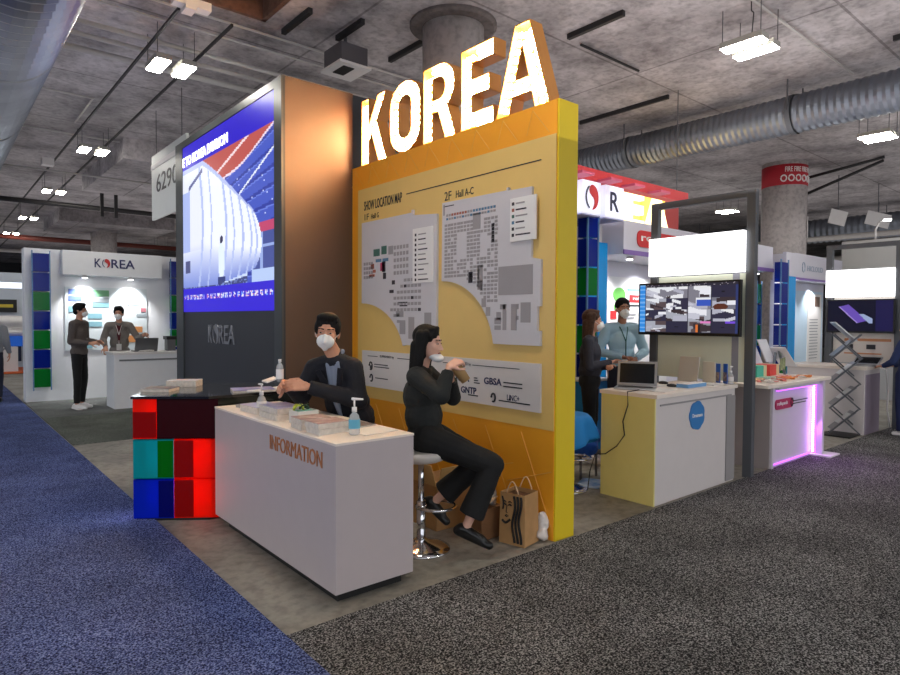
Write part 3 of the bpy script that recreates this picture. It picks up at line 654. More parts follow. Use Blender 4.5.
# ------------------------------------------------------------ paper stacks, bottles
pages = M('page_edges', (214,206,196), .8, var=.12, vscale=40)
def stack(name, label, cat, c, w_, l, h, rot, cover, z, group=None, n=None, sheets=3):
    t = thing(name, label, cat, (c[0], c[1], z), group)
    ax = V((math.cos(rot), math.sin(rot), 0)); ay = V((-math.sin(rot), math.cos(rot), 0)); z_ = z
    k = n or max(1, int(h/.03)); hh = h/k; rg = random.Random(int(c[0]*1000+c[1]*77))
    for i in range(k):
        cc = V((c[0]+rg.uniform(-.004,.004), c[1]+rg.uniform(-.004,.004), z_+hh/2-.001))
        MB().obox(cc, ax, ay, (0,0,1), w_/2-.002, l/2-.002, hh/2-.001).build('pages', pages, t)
        if i == k-1 : MB().obox(cc+V((0,0,hh/2)), ax, ay, (0,0,1), w_/2, l/2, .001).build('cover', cover, t)
        z_ += hh
    return t
lilac = M('lilac_cover', (150,146,196), .35, var=.5, vscale=14, col2=(196,192,206)); redc = M('dusty_red_cover', (150,104,100), .35, var=.5, vscale=16, col2=(200,180,176)); darkc = M('dark_cover', (70,64,66), .4, var=.4, vscale=10, col2=(140,130,126))
CT = .906
stack('brochure_stack', 'lilac covered brochure stack, the thicker one left of the white box', 'brochures', (1.90,4.10), .20, .30, .085, R(0), lilac, CT)
stack('brochure_stack', 'low lilac brochure stack at the far left end of the counter', 'brochures', (1.92,4.46), .22, .28, .05, R(4), lilac, CT)
stack('brochure_stack', 'reddish brochure stack beside the white box of badges', 'brochures', (1.87,3.60), .20, .17, .07, R(-4), redc, CT)
stack('brochure_stack', 'reddish brochure stack nearest the counter corner', 'brochures', (1.88,3.40), .22, .17, .07, R(2), redc, CT)
stack('brochure_pile', 'flat grey leaflets lying behind the pump bottle', 'leaflets', (2.12,3.52), .20, .26, .012, R(10), darkc, CT, n=1)
tag(MB().obox((2.1,3.24,CT+.004), (1,.1,0), (-.1,1,0), (0,0,1), .13, .1, .002).build('paper_sheet', paper), 'blank white sheets at the right end of the counter', 'paper')
tag(MB().obox((1.93,4.74,CT+.012), (1,.3,0), (-.3,1,0), (0,0,1), .08, .06, .012).build('name_card_box', M('clear_box', (196,192,186), .2, alpha=.7)), 'clear card tray at the left end of the white counter', 'tray')
tag(MB().obox((1.95,3.86,CT+.001), (1,-.2,0), (.2,1,0), (0,0,1), .06, .05, .001).build('paper_note', paper), 'small white note between the brochure stacks', 'paper')
clear = M('clear_plastic', (226,230,232), .12, alpha=.45, spec=.6); pumpw = M('pump_white', (236,236,236), .35); gelb = M('blue_label', (90,168,196), .5)
def pump(x, y, z, s, label, lab=gelb, rot=0):
    t = thing('pump_bottle', label, 'bottle', (x, y, z))
    MB().lathe((x,y,z), (x,y,z+.13*s), [(0,.026*s),(.05,.031*s),(.62,.031*s),(.82,.024*s),(.92,.012*s),(1,.012*s)], 20).build('bottle_body', clear, t, True)
    MB().lathe((x,y,z+.035*s), (x,y,z+.085*s), [(0,.0318*s),(1,.0318*s)], 20, closed=False).build('label_sticker', lab, t, True)
    MB().cyl((x,y,z+.125*s), (x,y,z+.15*s), .014*s, n=14).cyl((x,y,z+.15*s), (x,y,z+.19*s), .005*s, n=8).build('pump_collar', pumpw, t, True)
    d = V((math.cos(rot), math.sin(rot), 0))
    MB().cap(V((x,y,z+.195*s))-d*.01, V((x,y,z+.193*s))+d*.045*s, .008*s, .005*s, 8).build('pump_nozzle', pumpw, t, True)
    return t
pump(1.96, 3.22, CT, 1.1, 'clear hand gel pump bottle at the front corner of the counter', rot=R(-40))
pump(1.86, 4.34, CT, 1.1, 'clear pump bottle standing between the lilac brochures', wd, rot=R(90))
t = thing('badge_box', 'small white open box holding yellow and green badge straps', 'box', (1.93, 3.80, CT))
MB().box(1.85,2.0,3.74,3.745,CT,CT+.085).box(1.85,2.0,3.865,3.87,CT,CT+.085).box(1.85,1.855,3.745,3.865,CT,CT+.085).box(1.995,2.0,3.745,3.865,CT,CT+.085).box(1.855,1.995,3.745,3.865,CT,CT+.01).build('box_shell', M('box_card', (214,214,210), .6), t)
MB().obox((1.925,3.80,CT+.07), (1,0,0), (0,1,0), (0,0,1), .06, .05, .01).build('teal_cards', M('teal_card', (96,168,160), .5), t)
MB().tube([(1.9+.035*math.cos(q*.5), 3.83+.03*math.sin(q*.5), CT+.10+.018*math.sin(q*.9)) for q in range(20)], .006, 6).build('strap', M('lime_strap', (176,190,60), .6), t, True)
MB().tube([(1.93+.03*math.cos(q*.55), 3.81+.035*math.sin(q*.55), CT+.105+.015*math.cos(q*.8)) for q in range(18)], .006, 6).build('strap', M('dark_green_strap', (40,66,50), .6), t, True)
DT = .986
stack('booklet_stack', 'white booklets on the back edge of the black desk top', 'booklets', (1.78,5.84), .26, .20, .055, R(-35), M('grey_cover', (196,192,190), .4, var=.1), DT)
stack('booklet_stack', 'low dark covered booklets on the left corner of the desk', 'booklets', (1.50,5.58), .24, .22, .026, R(-38), darkc, DT)
stack('folder_pile', 'blue folders with papers in front of the masked man on the desk', 'folders', (2.12,5.12), .34, .26, .018, R(-15), M('blue_folder', (96,96,176), .35, var=.5, vscale=9, col2=(190,190,214)), DT, n=1)
tag(MB().obox((2.36,5.14,DT+.003), (1,.5,0), (-.5,1,0), (0,0,1), .15, .1, .002).build('paper_sheet', paper), 'loose white papers beside the blue folders', 'paper')
tag(MB().cap((2.02,4.985,DT+.013), (2.12,4.975,DT+.013), .012, .012, 10).build('white_marker', pumpw, None, True), 'white marker lying on the near edge of the black desk', 'marker')
tag(MB().box(2.45,2.52,5.35,5.42,DT,DT+.045).build('ink_pad', pumpw), 'tiny white box on the rear of the black desk', 'box') if False else None
# ------------------------------------------------------------ people
foldtex = bpy.data.textures.new('cloth_folds', 'CLOUDS'); foldtex.noise_scale = .09; foldtex.noise_depth = 2
def lump(mb, name, mat, par, vox=.009, sm=4, fold=0):
    o = mb.build(name, mat, par, True)
    r = o.modifiers.new('remesh', 'REMESH'); r.mode = 'VOXEL'; r.voxel_size = vox; r.use_smooth_shade = True
    s = o.modifiers.new('smooth', 'SMOOTH'); s.factor = .6; s.iterations = sm
    if fold:
        d = o.modifiers.new('folds', 'DISPLACE'); d.texture = foldtex; d.strength = fold; d.mid_level = .5; d.texture_coords = 'GLOBAL'
    return o
def nz(v): return V(v).normalized()
def hand(mb, wr, d, pn, s=1.0, curl=.35, side=1, tw=.6):
    """palm, four fingers of unequal length with bent knuckles, and a thumb leaving the side of the palm"""
    d = nz(d); pn = V(pn); pn = (pn - d*pn.dot(d)).normalized(); sd = d.cross(pn)*side
    for i in range(4):
        k = wr + d*(.082-.006*abs(i-1.2))*s + sd*(1.5-i)*.0195*s
        mb.cap(wr + sd*(1.5-i)*.011*s, k, .015*s, .0125*s, 8)
        L = (.071,.080,.075,.058)[i]*s; p = k; a = 0
        for j, fr in enumerate((.45, .31, .24)):
            a += curl*(1, 1.15, .7)[j]; dd = d*math.cos(a) + pn*math.sin(a); q = p + dd*L*fr
            mb.cap(p, q, (.0100, .0092, .0082)[j]*s, (.0092, .0082, .0074)[j]*s, 8); p = q
    b = wr + d*.022*s + sd*.022*s; q = b + (d*.55 + sd*.75 + pn*.35).normalized()*.045*s
    mb.cap(b, q, .015*s, .012*s, 8); q2 = q + (d*.85 + sd*(.35-tw*.3) + pn*(.2+tw*.5)).normalized()*.032*s; mb.cap(q, q2, .0115*s, .0095*s, 8)
    mb.cap(q2, q2 + (d*.9 + pn*.35).normalized()*.022*s, .0095*s, .008*s, 8)
def figure(label, J, S, base):
    t = thing('person', label, 'person', base)
    s = S.get('s', 1.0); vox = S.get('vox', .007)
    pel, che, nec, hd = V(J['pelvis']), V(J['chest']), V(J['neck']), V(J['head'])
    sh, el, wr, hip, kn, an, toe = [[V(p) for p in J[k]] for k in ('sh','el','wr','hip','kn','an','toe')]
    up = (nec-pel).normalized(); rt = (sh[0]-sh[1]); rt = (rt - up*rt.dot(up)).normalized(); fw = up.cross(rt).normalized(); ax = (rt, fw, up)
    hf = nz(J['hfwd']); hu = V((0,0,1)) + V(J.get('htilt', (0,0,0))); hu = (hu - hf*hu.dot(hf)).normalized(); hr = hf.cross(hu); ha = (hr, hf, hu)
    H = lambda r, f, u: hd + hr*r*s + hf*f*s + hu*u*s
    fem = S.get('fem', 0); W_ = .9 if fem else 1.0; bk = S.get('bulk', 1.0)
    # body: one continuous surface
    mb = MB()
    mb.ell(H(0,-.015,.032), (.073*s,.090*s,.086*s), ha); mb.ell(H(0,.016,-.028), (.060*s,.068*s,.082*s), ha); mb.ell(H(0,.034,-.082), (.038*s,.040*s,.030*s), ha)
    mb.cap(H(0,.080,.008), H(0,.098,-.032), .007*s, .012*s, 8); mb.cap(H(-.012,.086,-.036), H(.012,.086,-.036), .007*s, .007*s, 8)
    mb.cap(H(-.03,.070,.024), H(.03,.070,.024), .012*s, .012*s, 8); mb.cap(H(-.016,.078,-.062), H(.016,.078,-.062), .008*s, .008*s, 8)
    for q in (-1, 1): mb.ell(H(q*.073,-.012,-.008), (.010*s,.019*s,.030*s), ha); mb.ell(H(q*.036,.052,-.022), (.022*s,.022*s,.024*s), ha)
    mb.cap(nec - up*.02, hd - hu*.06*s - hf*.012*s, .052*s*W_, .048*s*W_, 12)
    mb.ell(che, (.135*s*W_,.090*s,.15*s), ax); mb.ell(pel.lerp(che,.45), (.12*s*W_,.085*s,.13*s), ax); mb.ell(pel, (.14*s,.095*s,.11*s), ax)
    mb.cap(sh[0]-up*.01, sh[1]-up*.01, .045*s*W_, .045*s*W_); mb.cap(nec-up*.03, (sh[0]+sh[1])/2, .05*s, .05*s)
    for i in (0, 1):
        mb.cap(sh[i], el[i], .043*s*W_, .034*s*W_); mb.cap(el[i], wr[i], .034*s*W_, .023*s*W_)
        mb.cap(hip[i], kn[i], .070*s, .048*s); mb.cap(kn[i], an[i], .046*s, .030*s); mb.cap(an[i], an[i].lerp(toe[i], .6), .028*s, .022*s)
        hj = J['hand'][i]
        hand(mb, wr[i], hj[0], hj[1], s*(.93 if fem else 1.02), hj[2], hj[3])
    lump(mb, 'body', S.get('skin', skin), t, vox, 2)
    # trousers
    mb = MB(); k = S.get('loose', 1.0); up2 = V((0,0,1))
    mb.ell(pel - up*.01, (.162*s,.118*s,.12*s), ax)
    for i in (0, 1):
        sd = (hip[i]-pel)*.25
        mb.cap(hip[i]*.8+pel*.2, kn[i], .088*s*k, .062*s*k, 14); end = kn[i].lerp(an[i], S.get('hem', .93))
        mb.cap(kn[i], kn[i].lerp(end,.5), .060*s*k, (.030+S.get('hemr',.048)*.5)*s*k, 14); mb.lathe(kn[i], end, [(0,.058*s*k),(1,S.get('hemr', .048)*s*k)], 18)
    lump(mb, 'trousers', S['trousers'], t, vox*1.2, 3, .010)
    # upper garment
    mb = MB(); hem = S.get('tophem', .06)
    mb.ell(che + up*.01, (.165*s*W_,.118*s*bk,.155*s), ax); mb.ell(pel.lerp(che,.5), (.158*s*W_,.118*s*bk,.17*s), ax); mb.ell(pel + up*(.10-hem)*s, (.168*s*W_,.125*s*bk,.11*s), ax)
    mb.cap(sh[0]-up*.005, sh[1]-up*.005, .060*s*W_, .060*s*W_); mb.cap(nec-up*.055, (sh[0]+sh[1])/2, .066*s, .07*s)
    for q in (0, 1): mb.cap(nec-up*.035*s, sh[q].lerp(nec, .1)+up*.01, .058*s*W_, .056*s*W_)
    tr = .62; mb.cap(nec-up*.02-fw*.012, nec-up*.05, .062*s*W_, .075*s*W_)
    for i in (0, 1):
        ak = S.get('arm', 1.0)*s*W_; mb.cap(sh[i], el[i], .066*ak, .055*ak, 14); mb.cap(el[i], el[i].lerp(wr[i], .6), .055*ak, .046*ak, 14); mb.lathe(el[i], el[i].lerp(wr[i], S.get('cuff', .93)), [(0,.052*ak),(1,.040*ak)], 18)
    lump(mb, S.get('topname', 'jacket'), S['top'], t, vox*1.2, 3, S.get('fold', .012))
    if 'shirt' in S:    # the open front of the jacket with collar, from neck to belt
        mb = MB(); f0 = nec + fw*.050*s - up*.045*s; f1 = che + fw*.128*s + up*.0; f2 = pel.lerp(che,.35) + fw*.126*s
        for q in (-1, 0, 1): mb.cap(f0 + rt*q*.034*s, f1 + rt*q*.016*s, .022*s, .016*s, 8)
        mb.cap(f1, f2, .026*s, .012*s, 8)
        for q in (-1, 1): mb.cap(nec + rt*q*.052*s - fw*.02*s + up*.01*s, nec + rt*q*.020*s + fw*.062*s - up*.045*s, .016*s, .010*s, 8)
        lump(mb, 'shirt', S['shirt'], t, vox, 2)
        mb = MB()
        for q in (-1, 1): mb.obox(nec.lerp(che,.62)+fw*.118*s+rt*q*.052*s, (up+rt*q*.33), fw.cross(up+rt*q*.33), fw, .10*s, .020*s, .005*s)
        lump(mb, 'lapels', S['top'], t, .005, 2)
    if 'lanyard' in S:
        MB().tube([nec+rt*.055*s+up*.0, nec+rt*.04*s+fw*.085*s-up*.06*s, che+fw*.138*s+up*.02, pel.lerp(che,.45)+fw*.14*s], .006*s).tube([nec-rt*.055*s+up*.0, nec-rt*.04*s+fw*.085*s-up*.06*s, che+fw*.138*s+up*.02, pel.lerp(che,.45)+fw*.14*s], .006*s).build('lanyard', S['lanyard'], t, True)
        MB().obox(pel.lerp(che,.3)+fw*.142*s, rt, up, fw, .04*s, .055*s, .002).build('badge', S.get('badge', wd), t)
    # shoes
    for i in (0, 1):
        mb = MB(); a = an[i]; d = (toe[i]-a); dn = nz(d); su = (V((0,0,1))-dn*dn.z).normalized() if abs(dn.z) < .95 else nz(hf)
        mb.cap(a - dn*.02*s - su*.02*s, a - dn*.035*s - su*.045*s, .040*s, .034*s); mb.cap(a - dn*.03*s-su*.045*s, toe[i], .036*s, .030*s); mb.cap(a-su*.01, toe[i]-dn*.06*s+su*.005, .036*s, .03*s)
        sh_ = lump(mb, 'shoe', S['shoes'], t, .008, 3)
        if 'sole' in S: MB().obox((a+toe[i])/2 - su*.062*s - dn*.012, dn, su.cross(dn), su, d.length*.5+.045*s, .036*s, .010*s).build('sole', S['sole'], sh_, bevel=.008)
    # face
    if 'mask' in S:
        mb = MB(); mb.ell(H(0,.058,-.050), (.058*s,.050*s,.050*s), ha); mb.cap(H(0,.096,-.012), H(0,.108,-.050), .014*s, .016*s, 8); mb.cap(H(0,.1,-.055), H(0,.06,-.095), .014*s, .02*s, 8)
        m_ = lump(mb, 'face_mask', S['mask'], t, .005, 3)
        for q in (-1, 1): MB().tube([H(q*.056,.055,-.03), H(q*.074,.02,-.008), H(q*.078,-.012,.018)], .002*s, 5).build('ear_loop', S['mask'], m_)
    eyew = M('eye_white', (168,146,134), .3); iris = M('dark_iris', (22,16,14), .2)
    if vox < .009 or True:
        for q in (-1, 1):
            e = MB().ell(H(q*.031,.0735,.004), (.012*s,.008*s,.0048*s), ha, 10, 6).build('eye', eyew, t, True)
            MB().ell(H(q*.031,.0785,.004), (.0056*s,.005*s,.0048*s), ha, 8, 6).build('pupil', iris, e, True)
            MB().cap(H(q*.014,.083,.028), H(q*.050,.068,.030), .0045*s, .003*s, 6).build('eyebrow', S.get('hair', hairm), t, True)
        if 'mask' not in S: MB().cap(H(-.018,.0835,-.062), H(.018,.0835,-.062), .005*s, .005*s, 8).build('lips', M('lip_red', (150,72,66), .5), t, True)
    if 'glasses' in S:
        mb = MB()
        for q in (-1, 1): mb.tube([H(q*.031+.022*math.cos(i*.6),.088,.004+.016*math.sin(i*.6)) for i in range(12)], .002*s, 5); mb.tube([H(q*.053,.088,.01), H(q*.076,.0,.012)], .002*s, 5)
        mb.tube([H(-.009,.09,.006), H(.009,.09,.006)], .002*s, 5); mb.build('glasses', black, t)
    # hair
    mb = MB(); hs = S.get('hairstyle', 'short')
    mb.ell(H(0,-.026,.046), (.084*s,.098*s,.088*s), ha)
    if hs == 'short':
        mb.ell(H(0,.020,.100), (.066*s,.058*s,.034*s), ha); mb.ell(H(0,-.06,.0), (.072*s,.055*s,.08*s), ha); side = S.get('part', 1)
        for q in (-1, 1): mb.ell(H(q*.068,.002,.030), (.017*s,.036*s,.045*s), ha)
        for i in range(9):     # a side-swept fringe over the forehead
            x = -.062+.0155*i; mb.cap(H(x*.7+side*.01,.025,.112-.25*abs(x)), H(x,.066-abs(x)*.42,.078-.008*(i % 3)-.14*max(0, side*x)), .020*s, .008*s, 6)
    elif hs == 'crop':
        mb.ell(H(0,.010,.088), (.068*s,.058*s,.030*s), ha)
        for q in (-1, 1): mb.ell(H(q*.066,-.005,.035), (.014*s,.035*s,.035*s), ha)
    else:
        Lh = S.get('hairlen', .26); mb.ell(H(0,-.045,-.02), (.086*s,.070*s,.12*s), ha); mb.ell(H(0,.012,.098), (.062*s,.052*s,.028*s), ha)
        for q in (-1, 1):
            mb.cap(H(q*.068,.0,.07), H(q*.080,-.022,-.06), .026*s, .026*s); mb.cap(H(q*.080,-.022,-.06), H(q*.085,-.03,-Lh*.95), .030*s, .016*s)
            mb.cap(H(q*.010,.050,.108), H(q*.062,.032,.048), .016*s, .014*s); mb.cap(H(q*.060,-.035,.05), H(q*.078,-.05,-Lh*.92), .045*s, .026*s)
        for q in (-.055, -.02, .02, .055): mb.cap(H(q,-.07,-.02), H(q*1.2,-.08,-Lh-.02), .042*s, .024*s)
    lump(mb, 'hair', S.get('hair', hairm), t, .006, 2)
    return t
navyj = M('navy_wool', (17,19,31), .8, bump=.2, bscale=220); blackc = M('black_knit', (24,27,27), .8, bump=.2, bscale=200); blackt = M('black_trousers', (10,10,11), .8); shoeb = M('black_leather', (14,14,14), .35)
def P3(*a): return [V(p) for p in a]
# seated woman in profile on the chrome stool
fwW = V((.765,-.643,0))
figure('person in black on a chrome stool, side view, holding a drink cup',
 dict(pelvis=(2.66,3.42,.79), chest=(2.645,3.45,1.06), neck=(2.635,3.44,1.275), head=(2.655,3.385,1.435), hfwd=(.52,-.85,-.08),
      sh=P3((2.52,3.35,1.215),(2.76,3.55,1.215)), el=P3((2.56,3.13,1.10),(2.87,3.38,1.04)), wr=P3((2.655,3.17,1.285),(2.76,3.27,1.205)),
      hand=(((.6,-.2,.35),(.15,.5,-.85),.55,-1), ((-.3,-.55,.55),(-.45,.3,-.2),.5,1)),
      hip=P3((2.60,3.34,.78),(2.74,3.47,.78)), kn=P3((2.925,3.02,.62),(3.01,3.22,.60)), an=P3((2.765,3.115,.195),(2.75,3.44,.30)), toe=P3((2.86,2.985,.09),(2.80,3.36,.17))),
 dict(s=1.0, fem=1, vox=.0055, skin=skin_pale, trousers=blackt, top=blackc, shoes=shoeb, hairstyle='long', hairlen=.29, topname='knit_top', loose=1.25, hem=.80, hemr=.072, fold=.014, cuff=.84, arm=1.18, tophem=.10, bulk=1.12), (2.66,3.42,0))
tag(lump(MB().ell((2.685,3.325,1.335), (.045,.04,.03)).ell((2.66,3.35,1.345), (.03,.05,.022)), 'face_mask', maskm, None, .005, 2), 'white mask pulled down under the chin of the seated drinker', 'mask')
t = thing('drink_cup', 'kraft paper drink cup held at the mouth of the seated person in black', 'cup', (2.76,3.19,1.24))
ca, cb = V((2.735,3.20,1.29)), V((2.80,3.16,1.185))
MB().lathe(ca, cb, [(0,.040),(.06,.043),(1,.033)], 20).build('paper_cup', M('kraft_cup', (176,140,92), .6), t, True)
MB().lathe(ca+(ca-cb).normalized()*.012, ca, [(0,.034),(.4,.042),(1,.044)], 20).build('lid', M('cup_lid', (120,92,60), .4), t, True)
def stool(loc, label, seatz=.66, seatm=None, base=True):
    x, y, z = loc; t = thing('bar_stool', label, 'stool', (x, y, 0))
    mb = MB(); mb.lathe((x,y,seatz-.05), (x,y,seatz+.03), [(0,.13),(.3,.185),(.7,.2),(.95,.19),(1,.16)], 30); mb.build('seat', seatm or M('stool_vinyl', (206,200,194), .35), t, True)
    MB().cyl((x,y,.03), (x,y,.34), .032, n=20).cyl((x,y,.34), (x,y,seatz-.04), .022, n=20).build('pole', chrome, t, True)
    MB().lathe((x,y,0.0), (x,y,.075), [(0,.205),(.15,.205),(.35,.16),(.75,.06),(1,.034)], 36).build('base', chrome, t, True)
    a0 = R(-35); c = V((x+.11*math.cos(a0), y+.11*math.sin(a0), .30)); mb = MB()
    mb.tube([c + V((.13*math.cos(q*R(15)), .13*math.sin(q*R(15)), 0)) for q in range(25)], .011, 8); mb.cyl((x,y,.285), (x,y,.315), .04, n=16); mb.build('footrest', chrome, t, True)
    MB().cap((x,y,seatz-.06), (x+.14,y+.06,seatz-.09), .006, .006, 8).build('height_lever', chrome, t, True)
    return t
stool((2.62,3.42,0), 'chrome bar stool with pale round seat under the person in black', .67)
# seated man at the desk
figure('person in navy blazer and white mask behind the white counter, hands together',
 dict(pelvis=(2.50,4.14,.82), chest=(2.40,4.11,1.08), neck=(2.32,4.09,1.335), head=(2.25,4.075,1.498), hfwd=(-.60,-.79,-.06), htilt=(.06,-.05,0),
      sh=P3((2.245,4.24,1.225),(2.41,3.995,1.235)), el=P3((2.14,4.27,1.02),(2.44,3.94,1.00)), wr=P3((1.985,4.17,1.125),(2.06,4.04,1.120)),
      hand=(((-.75,-.45,.05),(.25,-.55,-.35),.40,-1), ((-.80,.28,.1),(.1,.7,-.5),.35,-1)),
      hip=P3((2.42,4.20,.80),(2.58,4.10,.80)), kn=P3((2.42,4.60,.74),(2.62,4.52,.74)), an=P3((2.42,4.62,.34),(2.62,4.50,.34)), toe=P3((2.40,4.76,.30),(2.62,4.65,.30))),
 dict(s=1.13, vox=.006, skin=skin, trousers=blackt, top=navyj, shirt=M('pale_blue_shirt', (128,138,158), .8), shoes=shoeb, mask=maskm, fold=.013, topname='blazer', cuff=.95, arm=1.12), (2.5,4.14,0))
stool((2.50,4.14,0), 'chrome bar stool hidden behind the counter under the person in the blazer', .70)
t = thing('sanitizer_bottle', 'small clear bottle held upright by the person in the navy blazer', 'bottle', (1.93,4.17,1.15))
MB().lathe((1.925,4.175,1.15), (1.925,4.175,1.29), [(0,.024),(.55,.026),(.8,.024),(.95,.010),(1,.010)], 18).build('bottle_body', clear, t, True)
MB().lathe((1.925,4.175,1.17), (1.925,4.175,1.24), [(0,.0268),(1,.0268)], 18, closed=False).build('label_sticker', wd, t, True)
MB().cyl((1.925,4.175,1.288), (1.925,4.175,1.31), .012, n=14).build('cap', pumpw, t, True)
tag(MB().obox((1.865,4.20,1.165), (.9,.2,.2), (-.2,.9,.1), (0,0,1), .05, .03, .005).build('tissue', paper), 'white folded tissue in the fingers of the person in the blazer', 'tissue')
# things on the floor by the wall
kraft = M('kraft_paper', (178,136,88), .75, var=.1, vscale=12); kraftd = M('kraft_inside', (96,66,42), .8)
t = thing('paper_bag', 'kraft paper carrier bag printed with a black wavy haired face, by the wall', 'bag', (3.24,3.07,0))
bx, by = V((.34,-.94,0)), V((.94,.34,0))     # along the narrow side, along the broad side
bx = V((.62,.78,0)); bx = V((0,0,0))
A = V((3.13,3.165,.005)); B = V((3.175,2.955,.005)); C_ = V((3.365,2.995,.005)); D_ = C_+(A-B); hB = .37
def bagpt(p, z, k=.0): c = (A+B+C_+D_)/4; return V((p.x+(c.x-p.x)*k, p.y+(c.y-p.y)*k, z))
mb = MB(); q = [bagpt(p, .005) for p in (A,B,C_,D_)] + [bagpt(p, hB, .06) for p in (A,B,C_,D_)]
mb.add(q, [(0,1,2,3),(0,1,5,4),(1,2,6,5),(2,3,7,6),(3,0,4,7)]); bg = mb.build('bag_body', kraft, t); so = bg.modifiers.new('thickness', 'SOLIDIFY'); so.thickness = .004
MB().add([bagpt(p, hB-.03, .08) for p in (A,B,C_,D_)], [(0,1,2,3)]).build('bag_inside', kraftd, t)
def onface(u, v, off=.004):      # broad printed face A->B... the face that looks at the hall
    p = A.lerp(B, u); n = V((-(B-A).y, (B-A).x, 0)).normalized(); n = n if n.dot(V((-1,-1,0))) > 0 else -n
    c = (A+B+C_+D_)/4; k = .06*v; p = V((p.x+(c.x-p.x)*k, p.y+(c.y-p.y)*k, .005+v*(hB-.005))); return p + n*off
mb = MB(); blk = M('black_print', (18,14,14), .7)
for k in range(3):      # long wavy locks running down the bag
    mb.tube([onface(.58+.125*k+.055*math.sin(i*.62+k*.3), .96-i*.075) for i in range(13)], .0095, 5)
mb.tube([onface(.10+.06*math.sin(i*.5), .92-.05*i) for i in range(6)], .006, 5)
mb.tube([onface(.12+.045*i, .46-.045*math.sin(i*.55)) for i in range(8)], .009, 5)         # chin
for u0 in (.14, .36): mb.tube([onface(u0+.03*i, .76+.02*math.sin(i*.8)) for i in range(5)], .005, 5); mb.tube([onface(u0+.03*i, .82+.02*math.sin(i*.8)) for i in range(5)], .004, 5)
mb.tube([onface(.30, .76), onface(.27, .62), onface(.32, .61)], .0035, 5); mb.tube([onface(.23, .55), onface(.29, .57), onface(.36, .55), onface(.29, .53), onface(.23, .55)], .004, 5)
mb.build('bag_print', blk, t)
for (p, q_) in ((A, B), (D_, C_)):
    m0 = bagpt(p.lerp(q_, .25), hB, .06); m1_ = bagpt(p.lerp(q_, .75), hB, .06)
    MB().tube([m0.lerp(m1_, i/10) + V((0,0,.085*math.sin(math.pi*i/10))) for i in range(11)], .004, 6).build('twisted_handle', M('pale_cord', (214,186,150), .7), t, True)
t = thing('paper_bag', 'brown paper bag with open top standing between stool and printed bag', 'bag', (3.12,3.35,0))
MB().box(3.03,3.25,3.24,3.42,.005,.23).build('bag_body', M('dark_kraft', (122,84,52), .8, var=.12, vscale=10), t, bevel=.004)
mb = MB(); mb.obox((3.12,3.30,.27), (1,.2,.3), (-.2,1,0), (-.3,0,1), .09, .05, .004); mb.obox((3.16,3.36,.28), (1,-.3,-.3), (.3,1,0), (.3,0,1), .08, .05, .004); mb.build('crumpled_paper', M('napkin', (210,186,152), .8), t)
t = thing('small_bottle', 'small clear bottle poking out of the open brown bag', 'bottle', (3.2,3.30,.23)); MB().lathe((3.2,3.3,.2),(3.2,3.3,.38),[(0,.025),(.7,.025),(.9,.012),(1,.012)],14).build('bottle_body', clear, t, True); MB().cyl((3.2,3.3,.38),(3.2,3.3,.40),.014,n=12).build('cap', pumpw, t)
t = thing('cardboard_box', 'open cardboard box with pale lid behind the chrome stool', 'box', (3.14,3.82,0))
MB().box(2.92,3.36,3.62,4.02,.0,.34).build('box_body', kraft, t, bevel=.004); MB().obox((2.90,3.82,.42), (-.3,0,.95), (0,1,0), (.95,0,.3), .09, .19, .004).build('flap', M('pale_card', (206,170,112), .7), t)
MB().obox((3.14,3.60,.41), (1,0,0), (0,-.3,.9), (0,.9,.3), .21, .08, .004).build('flap', M('pale_card', (206,170,112), .7), t)
t = thing('plastic_bag', 'crumpled white plastic bag leaning on the wall beside the printed bag', 'bag', (3.40,2.99,0))
lump(MB().ell((3.40,3.02,.08), (.035,.05,.09)).ell((3.405,3.0,.13), (.034,.045,.07)).ell((3.39,2.98,.05), (.045,.04,.05)), 'bag_film', M('white_film', (214,206,200), .4), t, .006, 1, .05)

# ------------------------------------------------------------ far left booth
t = thing('booth_wall', 'white booth wall with a red and blue KOREA header in the left background', 'exhibition booth', (3.0,14.1,0))
bw = M('booth_white', (236,238,242), .5)
MB().box(1.40,4.7,13.94,14.3,0,2.89).build('wall_panel', bw, t)
MB().box(1.97,3.72,13.64,13.94,2.41,2.87).build('header_box', bw, t)
navy2 = M('navy_lettering', (52,56,104), .5); reds = M('red_lettering', (200,48,52), .5)
text('header_lettering', 'K', navy2, 'Y', 13.64, 2.50, 2.57, .115, .17, t, .01, .01); text('header_lettering', 'REA', navy2, 'Y', 13.64, 2.79, 2.57, .42, .17, t, .01, .01)
swoosh(t, 'Y', 13.63, 2.70, 2.655, .085, reds, navy2)
MB().box(2.04,3.50,13.92,13.94,.96,2.19).build('poster_panel', M('poster_print', (216,226,230), .5), t)
mb = MB(); pm = [M('poster_blue', (84,106,166), .6), M('poster_green', (118,176,134), .6), M('poster_teal', (130,176,190), .6), M('poster_orange', (206,140,84), .6), M('poster_grey', (150,160,166), .6), M('poster_pink', (176,110,120), .6)]
for (a, z, w_, h, k) in ((2.10,2.05,.14,.10,0),(2.10,1.92,.22,.1,0),(2.26,2.05,.07,.1,1),(2.5,2.02,.30,.12,1),(2.5,1.90,.30,.09,4),(2.5,1.8,.3,.09,2),(2.1,1.7,.25,.12,2),(2.42,1.58,.25,.1,2),(2.42,1.42,.25,.1,2),(2.12,1.3,.2,.1,0),(2.3,1.0,.2,.12,2),(3.3,1.62,.2,.07,4),(3.38,1.72,.1,.08,5),(3.15,1.30,.26,.12,3),(3.1,1.1,.3,.14,3),(3.0,1.95,.4,.01,4),(3.0,1.85,.4,.01,4),(2.92,1.7,.01,.3,4),(3.15,1.78,.01,.25,4)): mb.box(a,a+w_,13.912,13.92,z,z+h,k)
